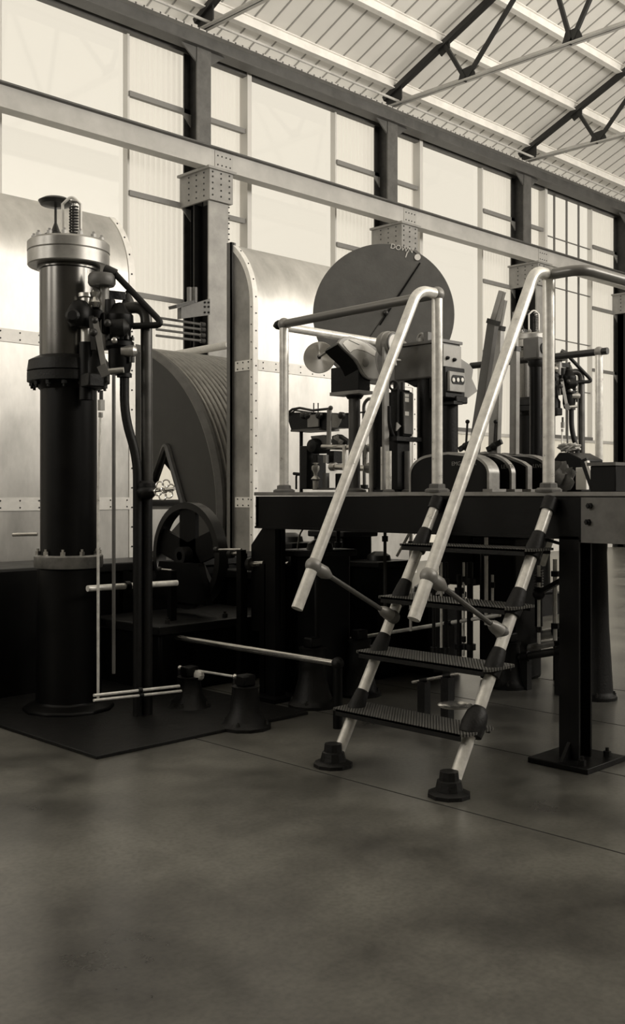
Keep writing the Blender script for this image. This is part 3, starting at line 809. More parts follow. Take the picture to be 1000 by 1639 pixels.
hr0, hr1 = V((3.74, YRt, .86)), V((4.765, YRt, 2.65))
brp = hr0 + (hr1-hr0)*((1.057-.86)/(2.65-.86))
handrail('right sloping pipe handrail of the platform ladder', YRt, [hr0, hr1, V((4.9, YRt, 2.65))], brp, V((4.40, 3.03, .74)))

# ------------------------------------------------------------------ ladder
t = thing('platform_ladder', 'steep pipe ladder with four ribbed treads leading up to the platform', 'ladder', (3.96, 3.4, 0))
def sx(z): return 3.945 + z*.89/1.4
for y in (3.79, 3.02):
    MB().cyl((sx(.05), y, .05), (sx(1.40), y, 1.40), .031, seg=20).build('stringer', PIPE, t)
    MB().lathe((sx(.0), y, 0), (0, 0, 1), [(.005, 0), (.105, 0), (.105, .018), (.08, .03), (.07, .03), (.06, .075), (.05, .08), (.046, .12), (.005, .12)], 10).build('foot_socket', CAST, t)
    MB().cyl((sx(1.355), y, 1.355), (sx(1.42), y, 1.42), .042).build('top_collar', CAST, t)
    for z in (.29, .58, .87, 1.16):
        c = MB()
        lo, k_ = (.05, 1.0) if z > .3 or y > 3.5 else (.03, 1.35)
        c.lathe((sx(z-lo), y, z-lo), V((.89, 0, 1.4)), [(.031, 0), (.043*k_, .005), (.047*k_, .06), (.040*k_, .12), (.036, .15), (.031, .155)], 18)
        c.build('tread_clamp', CAST, t)
for z in (.29, .58, .87, 1.16):
    x = sx(z); b = MB(); n = 8; pts = []
    for (cx, cy, a0) in ((x+.09, 3.0, -90), (x+.09, 3.83, 0), (x-.09, 3.83, 90), (x-.09, 3.0, 180)):
        for k in range(n+1):
            q = math.radians(a0+90*k/n); rr = .035
            pts.append(V((cx+rr*math.cos(q)*(1), cy+rr*math.sin(q), z-.012)))
    b.prism(pts, (0, 0, .012)); tr = b.build('tread', TREAD, t)
    b = MB().box((x-.125, 3.0, z-.035), (x-.115, 3.83, z-.002)); b.box((x+.115, 3.0, z-.035), (x+.125, 3.83, z-.002)); b.build('tread_lip', CAST, tr)

# ------------------------------------------------------------------ big dial
DD = 8.65; dc = pD(614, 503, DD); fwd = V((-1, -1, -.0)).normalized(); rt = V((1, -1, 0)).normalized(); up = V((0, 0, 1))
t = thing('depth_dial', 'large dark round dial plate with painted lettering behind the instruments', 'dial', (dc.x, dc.y, PZ))
R_ = .596
MB().lathe(dc, fwd, [(.01, 0.0), (R_-.004, 0.0), (R_, -.006), (R_, -.03), (R_-.02, -.036), (.01, -.036)], 96).build('dial_plate', DISC, t)
def dd(px, py, o=.004):
    D = DD
    return pD(px, py, D) + fwd*o
hand = MB().bar(dd(672, 421), dd(608, 520), .012, .006, up=fwd).build('pointer', BLACK, t)
MB().bar(dd(661, 436, .003), dd(588, 545, .003), .004, .003, up=fwd).build('face_seam', CAST, t)
b = MB().lathe(dd(668, 412), fwd, [(.005, 0), (.026, 0), (.026, .006), (.005, .006)], 16); b.build('index_spot', WHITE, t)
b = MB().bar(dd(662, 400, .004), dd(672, 408, .004), .02, .006, up=fwd); b.build('index_tab', MIDG, t)
MB().sphere(dd(617, 501), .025, 14).build('centre_boss', DARKS, t)
text_mesh('dial_lettering', 'DOWN', .058, LETW, t, dd(643, 398, .004), rt*math.cos(.22)-up*math.sin(.22), up*math.cos(.22)+rt*math.sin(.22), .001)
b = MB().bar(dd(652, 403, .004), dd(649, 412, .004), .008, .003, up=fwd); b.build('arrow_mark', LETW, t)
sx0, sy0 = dc.x+.42, dc.y-.24
MB().box((sx0, sy0-.08, PZ), (sx0+.08, sy0, dc.z-.28)).build('dial_stand', BLACK, t)
MB().bar((sx0+.04, sy0-.04, dc.z-.30), (dc.x+.06, dc.y+.06, dc.z-.05), .05, .05).build('dial_arm', BLACK, t)
MB().box((sx0-.06, sy0-.14, PZ), (sx0+.14, sy0+.04, PZ+.02)).build('foot', BLACK, t)

# ------------------------------------------------------------------ polished disc
pd = pX(511, 572, 5.35); dn = V((-.75, -.62, .1)).normalized()
t = thing('polished_disc', 'small shiny turned disc on an arm beside the fan shaped meter', 'disc', pd)
an = mat('turned_steel', .72, .30, 1.0)
_b = an.node_tree.nodes['Principled BSDF']; _b.inputs['Anisotropic'].default_value = .85
tg = an.node_tree.nodes.new('ShaderNodeTangent'); tg.direction_type = 'RADIAL'; tg.axis = 'Z'
MB().lathe(pd, dn, [(.005, .0), (.115, .0), (.118, -.004), (.115, -.01), (.005, -.01)], 64).build('disc', an, t)
MB().lathe(pd, dn, [(.005, 0), (.014, 0), (.012, .03), (.005, .035)], 16).build('hub', CAST, t)
pe = pY(545, 548, 4.92)
MB().bar(pd+dn*.02, pe, .022, .012).build('arm', MIDG, t)

# ------------------------------------------------------------------ fan-shaped meter on pedestal
FY = 4.84
def fy(px, py, o=0): p = pY(px, py, FY); p.y += o; return p
oc = [(541, 549), (545, 543), (551, 539), (560, 538), (569, 540), (580, 544), (589, 548), (599, 554), (605, 559), (607, 564), (605, 570), (604, 577), (606, 589), (609, 597), (611, 603), (608, 609), (598, 609), (589, 607), (583, 603), (579, 597), (574, 585), (568, 576), (560, 568), (550, 559)]
t = thing('fan_meter', 'fan shaped switchboard meter with white scale on a round pedestal', 'meter', (*fy(566, 780)[:2], PZ))
# flare the body slightly toward the front
b = MB().prism([fy(x, y) for x, y in oc], (0, .02, 0)); b.build('front_bezel', MIDG, t, bevel=.006)
ctr = fy(578, 575)
back = [(fy(x, y)-ctr)*.93+ctr+V((0, .02, 0)) for x, y in oc]; back2 = [(fy(x, y)-ctr)*.86+ctr+V((-.01, .15, -.03)) for x, y in oc]
MB().faces_ring([back, back2]).build('body', CAST, t)
sc = [(548, 550), (551, 546), (557, 543), (569, 543), (578, 546), (587, 551), (596, 558), (601, 562), (599, 570), (594, 568), (588, 564), (580, 561), (571, 559), (565, 560), (560, 564), (555, 559)]
MB().prism([fy(x, y, -.004) for x, y in sc], (0, .006, 0)).build('scale_window', WHITE, t)
fp = [(560, 566), (565, 561), (571, 560), (580, 562), (588, 565), (594, 569), (599, 572), (600, 580), (603, 592), (607, 602), (605, 606), (596, 606), (588, 604), (582, 597), (577, 586), (571, 576)]
MB().prism([fy(x, y, -.003) for x, y in fp], (0, .005, 0)).build('name_plate', mat('satin_plate', .42, .45, .1), t)
MB().lathe(fy(584, 580, -.003), (0, -1, 0), [(.005, 0), (.032, 0), (.032, .005), (.028, .007), (.005, .008)], 28).build('adjuster', MIDG, t)
MB().cyl(fy(557, 544, -.006), fy(574, 552, -.006), .0015).build('needle', BLACK, t)
b = MB().box(fy(577, 626, .02), fy(596, 586, .29)); b.build('terminal_box', CAST, t, bevel=.006)
MB().box(fy(576, 629, .01), fy(598, 626, .295)).build('shelf_plate', MIDG, t)
p = pY(567, 780, FY+.16); pt_ = pY(567, 632, FY+.16)
p = V((p.x, p.y, PZ))
MB().cyl(p, V((p.x, p.y, pt_.z)), .042, seg=24).build('pedestal', mat('pedestal_paint', .075, .4, .3, .2, 6), t)
MB().lathe(V((p.x, p.y, 0)), (0, 0, 1), [(.005, pt_.z+.02), (.07, pt_.z+.02), (.07, pt_.z), (.05, pt_.z-.03), (.042, pt_.z-.03)], 24).build('collar', CAST, t)
MB().lathe(p, (0, 0, 1), [(.005, 0), (.085, 0), (.085, .015), (.05, .03), (.005, .03)], 24).build('foot', GREYM, t)

# ------------------------------------------------------------------ round gauge on strap
GY = 4.60
t = thing('round_gauge', 'small round gauge with white face on a flat steel bar', 'gauge', (*pY(616, 700, GY)[:2], PZ))
gc = pY(631, 550, GY)
MB().lathe(gc, (0, -1, 0), [(.005, -.10), (.082, -.10), (.092, -.08), (.092, -.05), (.085, -.045), (.085, -.01), (.076, 0), (.005, 0)], 40).build('case', MIDG, t)
MB().lathe(gc+V((0, -.001, 0)), (0, -1, 0), [(.005, 0), (.066, 0), (.066, .003), (.005, .003)], 36).build('face', WHITE, t)
MB().lathe(gc+V((0, -.001, 0)), (0, -1, 0), [(.066, 0), (.078, 0), (.076, .008), (.066, .008), (.066, 0)], 36).build('bezel', GREYM, t)
MB().bar(gc+V((0, -.005, 0)), gc+V((.03, -.005, -.045)), .004, .003, up=(0, 1, 0)).build('needle', BLACK, t)
ga = pY(617, 556, GY+.03); MB().bar(V((ga.x, ga.y, PZ)), ga, .05, .02, up=(0, 1, 0)).build('mounting_bar', MIDG, t)
b = MB().cyl(pY(630, 568, GY), pY(632, 585, GY), .014); b.cyl(pY(622, 576, GY), pY(640, 577, GY), .010); b.build('gauge_cock', BRASS, t)
b = MB().box(V((ga.x-.06, ga.y-.06, PZ)), V((ga.x+.06, ga.y+.06, PZ+.015))); b.build('foot', CAST, t)

# dark upright behind, and black switch box
t = thing('instrument_upright', 'broad black upright between the fan meter and the switch box', 'upright', (*pX(624, 780, 5.45)[:2], PZ))
a = pX(603, 636, 5.5); c = pX(632, 636, 5.5)
MB().box((5.46, c.y, PZ), (5.56, a.y, a.z)).build('column', CAST, t)
MB().box((5.44, c.y-.03, PZ), (5.58, a.y+.03, PZ+.03)).build('foot', CAST, t)
MB().cyl((5.42, a.y-.02, PZ), (5.42, a.y-.02, a.z-.1), .018).build('conduit', MIDG, t)
b = MB().cyl((5.40, c.y+.01, PZ), (5.40, c.y+.01, pX(624, 715, 5.4).z), .028); b.build('bright_conduit', PIPE, t)
t = thing('switch_box', 'tall black switch box with three small white labels above the deck', 'switch box', (*pX(640, 700, 5.4)[:2], pX(640, 700, 5.4).z))
SBY = pX(644, 700, 5.45).y
s0, s1 = pY(644, 698, SBY), pY(657, 626, SBY)
z0, z1 = pY(644, 698, SBY).z, pY(644, 626, SBY).z
MB().box((s0.x, SBY, z0), (s1.x+.02, SBY+.13, z1)).build('case', BLACK, t, bevel=.006)
cv = MB().box((s0.x+.004, SBY-.012, z0+.015), (s1.x+.016, SBY, z1-.01)).build('cover', GREYM, t, bevel=.003)
for (ya, yb_) in ((631, 635), (637, 643), (659, 665)):
    p0 = pY(648, yb_, SBY-.013); p1 = pY(654, ya, SBY-.013)
    MB().box((p0.x, SBY-.015, p0.z), (p1.x, SBY-.012, p1.z)).build('white_label', WHITE, t)
a = pY(628, 702, SBY+.02); c = pY(668, 704, SBY+.02)
MB().bar(a, c, .08, .03).build('handle_bar', CAST, t)
MB().sphere(c, .02).build('handle_knob', CAST, t)
b = MB().prism([pY(633, 690, SBY), pY(640, 682, SBY), pY(634, 676, SBY)], (0, -.01, 0)); b.build('tag_plate', MIDG, t)
b = MB().tube(fillet([pY(622, 650, SBY+.05), pY(622, 690, SBY+.05), pY(646, 720, SBY+.05), pY(648, 783, SBY+.05)], .12), .017); b.build('hose', CAST, t)
b = MB().cyl(pY(636, 626, SBY+.05), pY(636, 612, SBY+.05), .03); b.torus(pY(630, 617, SBY+.04), (1, .5, 0), .03, .008); b.build('cable_gland', DARKS, t)
MB().box(pY(636, 783, SBY+.02), pY(645, 626, SBY+.08)).build('support', CAST, t)

# ------------------------------------------------------------------ desk beam with counter instrument
bx = 5.62; by = pX(706, 560, bx).y
zt, zb_ = pX(706, 546, bx).z, pX(706, 603, bx).z
yl = pX(638, 560, bx).y; xr = pY(737, 560, by).x
t = thing('control_desk', 'grey box beam desk on dark columns in front of the big dial', 'control desk', (bx+.1, by+.15, PZ))
MB().box((bx, by, zb_), (xr, yl+.05, zt)).build('beam', mat('desk_paint', .13, .42, .15, .2, 6), t, bevel=.012)
MB().box((bx-.015, by-.01, zt-.004), (xr+.01, yl+.06, zt+.016)).build('top_plate', GREYM, t)
fc = MB().box((bx+.01, by-.012, zb_-.02), (xr-.01, by+.001, zt-.02)).build('end_face', mat('pale_end_plate', .38, .5, .1, .15, 8), t)
b = MB(); b.hexbolt(pY(715, 573, by-.012), (0, -1, 0), .014, .014); b.hexbolt(pY(726, 576, by-.012), (0, -1, 0), .014, .014); split(b, 'bolt', CAST, fc)
for px_, w in ((684, .085), (717, .08)):
    c = pX(px_, 780, bx+.09) if px_ < 700 else pX(px_, 780, bx+.17)
    MB().cyl((c.x, c.y, PZ), (c.x, c.y, zb_+.01), w/1.15, seg=20).build('column', CAST, t)
    MB().lathe((c.x, c.y, PZ), (0, 0, 1), [(.005, 0), (.11, 0), (.11, .02), (.08, .04), (.005, .04)], 24).build('column_foot', CAST, t)
MB().prism([V((bx+.03, yl-.02, zb_)), V((bx+.03, yl-.20, zb_)), V((bx+.03, yl-.12, zb_-.05))], (.2, 0, 0)).build('under_bracket', CAST, t)
cl = pX(674, 540, bx+.05)
b = MB().tube([cl+V((0, .03*math.cos(a), -.03+.045*math.sin(a)+.01)) for a in [math.pi*k/10 for k in range(11)]], .010, 8)
b.cyl(cl+V((0, 0, -.05)), cl+V((0, 0, -.005)), .022); b.build('lifting_clip', MIDG, t)
b = MB().box(pX(684, 545, bx+.06)+V((-.02, -.02, -.005)), pX(684, 532, bx+.06)+V((.02, .02, 0))); b.build('terminal_block', GREYM, t)

ct_y = by-.03
t = thing('counter_box', 'square counter box with three round white windows beside the railing post', 'counter', (*pY(728, 640, ct_y)[:2], pY(728, 645, ct_y).z))
a, c = pY(712, 636, ct_y), pY(744, 590, ct_y)
MB().box((a.x, ct_y, a.z), (c.x, ct_y+.14, c.z)).build('case', CAST, t, bevel=.008)
a2, c2 = pY(719, 626, ct_y-.02), pY(744, 597, ct_y-.02)
MB().box((a2.x, ct_y-.022, a2.z), (c2.x, ct_y+.002, c2.z)).build('front_plate', MIDG, t, bevel=.004)
wy = ct_y-.024
e0, e1 = pY(726, 607, wy), pY(740, 609, wy)
pts = []
for k in range(20):
    q = 2*math.pi*k/20; cx_ = e1 if math.cos(q) > 0 else e0
    pts.append(V((cx_.x+.024*math.cos(q), wy, (e0.z+e1.z)/2+.032*math.sin(q))))
MB().prism(pts, (0, .004, 0)).build('window_recess', BLACK, t)
for px_ in (725.5, 732.5, 739.5):
    MB().lathe(pY(px_, 608, wy-.001), (0, -1, 0), [(.003, 0), (.015, 0), (.015, .004), (.003, .005)], 20).build('counter_wheel', WHITE, t)
a3, c3 = pY(734, 642, ct_y+.03), pY(733, 632, ct_y+.03)
MB().box((a3.x-.08, ct_y-.01, a3.z-.02), (c3.x+.06, ct_y+.1, a3.z+.03)).build('lower_casting', CAST, t, bevel=.008)
sp_ = ct_y+.16
MB().prism([pY(x, y, sp_) for x, y in ((737, 574), (752, 584), (757, 592), (755, 606), (764, 626), (745, 640), (740, 640), (737, 600))], (0, .015, 0)).build('side_plate', mat('side_plate_paint', .30, .5), t)
MB().bar(pY(722, 643, ct_y+.05), pY(722, 648, ct_y+.05), .12, .1).build('socket', CAST, t)

# ------------------------------------------------------------------ lever quadrants and levers
YE = 3.664
def quadrant(x, th, ytop, yw, px_far, lab, txt=None, bevelled=False, name='lever_quadrant'):
    # outline in the plane X = x ; right end at YE, left end at far Y
    ht = mk(x, 4.0, ytop).z; yf = pX(px_far, 780, x).y
    t = thing(name, lab, 'lever quadrant', (x, (YE+yf)/2, PZ), 'lever quadrants on the deck')
    L_ = yf-YE
    pts = []
    n = 12
    H = ht-PZ
    if not bevelled:
        prof = [(0, 0), (0, H*.45)]
        for k in range(1, n+1):
            q = math.pi/2*k/n; prof.append((L_*.33*(1-math.cos(q)), H*.45+H*.50*math.sin(q)))
        prof += [(L_*.5, H), (L_*.68, H*.97)]
        for k in range(1, n+1):
            q = math.pi/2*k/n; prof.append((L_*.70+L_*.3*math.sin(q), H*.45+H*.5*math.cos(q)))
        prof += [(L_, 0)]
    else:
        prof = [(0, 0), (0, H*.62), (L_*.06, H*.72), (L_*.28, H*.93), (L_*.45, H), (L_*.8, H*.9), (L_, H*.5), (L_, 0)]
    pts = [V((x, YE+a, PZ+c)) for a, c in prof]
    MB().prism(pts, (th, 0, 0)).build('casing', BLACK, t)
    # pale band round the edge
    rings = []
    for i, (a, c) in enumerate(prof):
        p = V((0, YE+a, PZ+c)); p0 = prof[max(0, i-1)]; p1 = prof[min(len(prof)-1, i+1)]
        d = V((0, p1[0]-p0[0], p1[1]-p0[1])).normalized(); nn = V((0, -d.z, d.y))
        rings.append([V((x-.004, p.y, p.z))+nn*.006, V((x+th, p.y, p.z))+nn*.006, V((x+th, p.y, p.z))-nn*.002, V((x-.004, p.y, p.z))-nn*.010])
    MB().faces_ring(rings).build('edge_band', mat('pale_band', .30, .35, .5, .2, 20), t)
    MB().box((x-.02, YE-.04, PZ), (x+th+.02, YE+.03, PZ+.018)).build('foot_lug', MIDG, t)
    if txt: text_mesh('lettering', txt[0], txt[1], LETTER, t, pX(txt[2], txt[3], x-.003), (0, -1, 0), (0, 0, 1), .001)
    return t
quadrant(5.18, .105, 725, .6, 656, 'front black lever quadrant with rounded ends and pale edge', ('EMG  LEVER', .036, 742, 742))
quadrant(5.42, .04, 725, .6, 690, 'second black lever quadrant, close behind the front one', ('LEVER', .036, 812, 747))
quadrant(5.60, .045, 724, .6, 700, 'third black lever quadrant with an angular pale edge', None, True)
quadrant(5.86, .10, 726, .6, 740, 'rearmost black lever quadrant partly behind the right railing post', ('LEVER', .034, 862, 746))

def lever(label, x, p0, pk, p1, w0, w1):
    a, k, c = pX(*p0, x), pX(*pk, x), pX(*p1, x)
    t = thing('control_lever', label, 'lever', (x, a.y, a.z), 'control levers')
    MB().bar(a, k, w0, .045, up=(1, 0, 0)).build('lever_arm', GREYM if x < 5.4 else MIDG, t, bevel=.004)
    d = (c-k).normalized()
    MB().bar(k-d*.01, k+d*.02, w0*1.15, .05, up=(1, 0, 0)).build('collar', DARKS, t)
    MB().bar(k, c, w1, .03, up=(1, 0, 0)).build('grip', MIDG, t, bevel=.004)
    return t
lever('control lever leaning to the right, leftmost of the three above the quadrants', 5.33, (758, 728), (789, 517), (804, 466), .062, .042)
lever('upright control lever with narrow pale grip, middle of the three', 5.52, (791, 726), (797, 526), (806, 480), .070, .042)
lever('upright control lever seen just right of the sloping handrail', 5.70, (823, 728), (824, 560), (825, 500), .050, .035)
# latch rods by the levers
for (px_, X, lab) in ((745, 5.30, 'thin latch rod bracket beside the leftmost control lever'), (790, 5.49, 'small latch bracket on the middle control lever')):
    p = pX(px_, 722, X); t = thing('lever_latch', lab, 'latch', p)
    q = pX(px_+3, 675, X)
    MB().cyl(p, q, .007).build('rod', DARKS, t)
    b = MB().sphere(p+V((0, 0, .03)), .025); b.sphere(q, .014); split(b, 'knuckle', CAST, t)
    MB().bar(p+V((0, .05, .01)), p+V((0, -.06, .06)), .03, .02, up=(1, 0, 0)).build('pawl', CAST, t)

# pedestal with cube valve
vx = 6.35
t = thing('pedestal_valve', 'cube shaped valve head with round white eye on a dark column', 'valve', (*pX(857, 700, vx)[:2], PZ))
c = pX(857, 700, vx); zc = pX(857, 577, vx).z; zt_ = pX(857, 541, vx).z
MB().cyl((c.x, c.y, PZ), (c.x, c.y, zc), .042, seg=24).build('column', BLACK, t)
MB().lathe((c.x, c.y, 0), (0, 0, 1), [(.005, zc-.05), (.042, zc-.05), (.055, zc-.03), (.055, zc+.01), (.005, zc+.01)], 24).build('collar', CAST, t)
MB().box((c.x-.07, c.y-.065, zc), (c.x+.07, c.y+.065, zt_)).build('head', GREYM, t, bevel=.015)
h2 = V((c.x, c.y-.066, (zc+zt_)/2))
MB().lathe(h2, (0, -1, 0), [(.005, 0), (.04, 0), (.04, .006), (.005, .006)], 24).build('recess', BLACK, t)
MB().lathe(h2+V((0, -.006, 0)), (0, -1, 0), [(.003, 0), (.018, 0), (.014, .01), (.003, .012)], 16).build('eye', WHITE, t)
MB().lathe((c.x, c.y, PZ), (0, 0, 1), [(.005, 0), (.1, 0), (.1, .02), (.06, .04), (.005, .04)], 24).build('foot', BLACK, t)

# box with faint plate, tall pale cover, crumpled rags at the right end of the deck
a, c = pX(944, 785, 5.6), pX(985, 745, 5.6)
t = thing('junction_box', 'black junction box on the deck at the right edge', 'box', (5.75, (a.y+c.y)/2, PZ))
MB().box((5.6, c.y, PZ), (5.9, a.y, c.z)).build('case', BLACK, t, bevel=.006)
MB().box((5.58, c.y-.01, c.z), (5.92, a.y+.01, c.z+.02)).build('lid', GREYM, t)
tag(MB().box(pX(921, 784, 6.3), pX(938, 748, 6.3)+V((.04, 0, 0))).build('pale_cover', WHITE, bevel=.004), 'small pale upright cover standing on the deck near the right edge', 'cover')
t = thing('brace_bar', 'pale slanting bar leaning beside the black junction box', 'bar', pX(952, 780, 5.9))
MB().bar(pX(939, 738, 5.9), pX(953, 780, 5.9), .03, .02).build('bar', STRIP, t); MB().bar(pX(934, 735, 5.93), pX(950, 780, 5.93), .02, .05).build('backing', CAST, t)
t = thing('tank_cover', 'dark low rounded cover on the deck beyond the right railing post', 'cover', (*pX(905, 780, 6.4)[:2], PZ))
a, c = pX(884, 780, 6.4), pX(930, 780, 6.4); hz = pX(905, 724, 6.4).z
prf = [V((6.4, a.y, PZ)), V((6.4, a.y, hz-.06)), V((6.4, a.y-.05, hz)), V((6.4, c.y+.10, hz)), V((6.4, c.y, hz-.05)), V((6.4, c.y, PZ))]
MB().prism(prf, (.3, 0, 0)).build('cover', BLACK, t, bevel=.008)
def crumple(c, s, seed, m, lab):
    rnd = random.Random(seed); bm = MB(); bmesh.ops.create_icosphere(bm.bm, subdivisions=3, radius=1)
    for v in bm.bm.verts:
        k = 1+.25*math.sin(v.co.x*7+seed)+.2*math.sin(v.co.y*9+v.co.z*5)+rnd.uniform(-.06, .06)
        v.co = V((c.x+v.co.x*s[0]*k, c.y+v.co.y*s[1]*k, max(PZ, c.z+v.co.z*s[2]*k)))
    tag(bm.build('rag', m), lab, 'rag')
crumple(pX(896, 772, 5.9)+V((0, 0, .03)), (.05, .09, .09), 3, mat('oily_rag', .12, .8, 0, .4, 20), 'grey crumpled rag heap at the foot of the right railing post')
crumple(V((6.55, pX(912, 745, 6.55).y, hz+.04)), (.06, .07, .03), 5, mat('pale_rag', .45, .8, 0, .3, 20), 'pale crumpled rag on top of the dark cover near the right edge')

# ------------------------------------------------------------------ oil control gear at the left of the deck
t = thing('oil_control_gear', 'oil pan and hydraulic control valves clustered at the left of the deck', 'control gear', (*pX(510, 780, 5.58)[:2], PZ))
X_ = 5.58
def c_(px, py, dx=0): return pX(px, py, X_+dx)
pan = [(458, 663), (464, 660), (520, 660), (545, 662), (541, 684), (466, 688)]
b = MB().prism([c_(*p) for p in pan], (.16, 0, 0)); b.build('oil_pan', CAST, t)
b = MB().tube([c_(458, 663, -.02), c_(468, 655, -.02), c_(480, 653, -.02), c_(500, 657, -.02), c_(528, 654, -.02)], .010, 10); b.tube([c_(462, 664, .17), c_(472, 657, .17), c_(500, 661, .17), c_(545, 663, .17)], .008, 10); b.build('pan_rim', DARKS, t)
b = MB()
for px_ in (485, 492, 510, 546): b.lathe(c_(px_, 665, -.03), (-1, 0, 0), [(.003, -.02), (.026, -.02), (.026, .01), (.012, .02), (.003, .02)], 16)
split(b, 'pan_knob', DARKS, t)
b = MB()
for px_ in (502, 509): b.cyl(c_(px_, 660, .05), c_(px_, 645, .05), .0045)
split(b, 'float_pin', BLACK, t)
MB().box(c_(465, 691, -.02), c_(543, 687, .2)).build('tray', GREYM, t)
b = MB().box(c_(494, 684, -.015), c_(509, 663, -.03)); b.build('pan_cover', MIDG, t)
MB().prism([c_(531, 662, -.02), c_(545, 664, -.02), c_(543, 675, -.02), c_(538, 684, -.02), c_(531, 684, -.02)], (.02, 0, 0)).build('pan_cheek', MIDG, t)
MB().prism([c_(497, 698, .02), c_(518, 696, .02), c_(526, 706, .02), c_(520, 712, .02), c_(500, 708, .02)], (.05, 0, 0)).build('saddle_casting', GREYM, t)
MB().prism([c_(531, 698, .02), c_(540, 695, .02), c_(556, 706, .02), c_(556, 712, .02), c_(531, 712, .02)], (.05, 0, 0)).build('rocker_casting', DARKS, t)
MB().cyl(c_(482, 690, .05), V((c_(482, 690, .05).x, c_(482, 690, .05).y, PZ)), .014).build('leg', CAST, t)
MB().bar(c_(527, 655, -.10), c_(526, 712, -.10), .036, .014, up=(1, 0, 0)).build('flat_lever', MIDG, t)
MB().sphere(c_(529, 653, -.10), .018).build('lever_boss', GREYM, t)
b = MB().cyl(c_(545, 663, .05), c_(590, 659, .05), .006); b.sphere(c_(549, 663, .05), .013); b.sphere(c_(594, 659, .05), .010); b.build('link_rod', CAST, t)
MB().lathe(c_(504, 714, 0), (-1, 0, 0), [(.005, -.12), (.055, -.12), (.06, .0), (.05, .04), (.02, .045), (.005, .05)], 28).build('pump_body', CAST, t)
MB().cyl(c_(516, 715, -.05), c_(598, 717, -.05), .020).build('upper_shaft', BRIGHT, t)
MB().cyl(c_(590, 717, -.05), c_(600, 717, -.05), .030).build('shaft_end', BRASS, t)
MB().cyl(c_(528, 747, -.05), c_(596, 750, -.05), .022).build('lower_shaft', BRIGHT, t)
b = MB().cyl(c_(588, 749, -.05), c_(596, 750, -.05), .038); b.cyl(c_(530, 747, -.05), c_(537, 747, -.05), .032); split(b, 'shaft_collar', BRASS, t)
b = MB()
for px_ in (551, 585): b.bar(c_(px_, 712, -.07), c_(px_, 752, -.07), .026, .016, up=(1, 0, 0))
split(b, 'connecting_link', PIPE, t)
b = MB().box(c_(491, 783, 0), c_(500, 715, .14)); b.box(c_(500, 783, .02), c_(522, 728, .12)); b.box(c_(522, 742, .02), c_(548, 722, .12)); b.box(c_(536, 783, 0.02), c_(560, 758, .12)); split(b, 'valve_block', CAST, t, bevel=.006)
b = MB().box(c_(517, 741, -.03), c_(526, 728, 0)); b.build('maker_plate', MIDG, t)
p = c_(505, 742, -.09)
b = MB().lathe(V((p.x, p.y, 0)), (0, 0, 1), [(.003, c_(505, 783).z), (.02, c_(505, 783).z), (.022, c_(505, 770).z), (.036, c_(505, 767).z), (.014, c_(505, 762).z), (.014, c_(505, 758).z), (.03, c_(505, 752).z), (.03, c_(505, 747).z), (.01, c_(505, 744).z), (.028, c_(505, 742).z), (.003, c_(505, 741).z)], 18); b.build('needle_valve', BRASS, t)
b = MB().sphere(c_(545, 708, 0), .02); b.sphere(c_(540, 700, .02), .018); b.bar(c_(535, 700, 0), c_(548, 708, 0), .02, .02); split(b, 'adjusting_nut', MIDG, t)
b = MB().box(c_(516, 784, -.06), c_(527, 757, -.02)); b.box(c_(500, 784, -.08), c_(560, 781, .1)); b.build('base', GREYM, t)
b = MB().tube(fillet([c_(474, 783, .05), c_(474, 760, .05), c_(480, 760, .05)], .02), .008); b.cyl(c_(470, 758, .05), c_(482, 759, .05), .012); b.build('drip_cock', CAST, t)
t = thing('feed_pipe', 'slim looped feed pipe rising behind the fan meter pedestal', 'pipe', c_(590, 783, .25))
MB().tube(fillet([c_(583, 783, .25), c_(582, 645, .25), c_(592, 636, .25), c_(598, 648, .25)], .08), .013).build('pipe', GREYM, t)
MB().cyl(c_(583, 783, .25), c_(583, 776, .25), .03).build('flange', CAST, t)
t = thing('thin_conduit', 'thin pale conduit standing just left of the black upright', 'conduit', c_(598, 783, -.02))
MB().tube([c_(598, 783, -.02), c_(597, 740, -.02), c_(600, 650, -.02)], .006).build('conduit', PIPE, t); MB().cyl(c_(598, 783, -.02), c_(598, 779, -.02), .02).build('flange', GREYM, t)
t = thing('polished_standpipe', 'short bright standpipe between the black upright and the hose', 'pipe', pX(657, 783, 5.3))

bpy.data.objects.remove(t)
for (px_, X, lab) in ((622, 5.3, 'bright standpipe at the foot of the black upright'), (651, 5.5, 'dull standpipe right of the bright one')):
    p = pX(px_, 783, X); q = pX(px_, 722, X); t = thing('standpipe', lab, 'pipe', (p.x, p.y, PZ))
    MB().cyl((p.x, p.y, PZ), (p.x, p.y, q.z), .02).build('pipe', PIPE if px_ < 640 else GREYM, t)
    MB().lathe((p.x, p.y, PZ), (0, 0, 1), [(.003, 0), (.04, 0), (.04, .012), (.02, .02), (.003, .02)], 16).build('flange', GREYM, t)

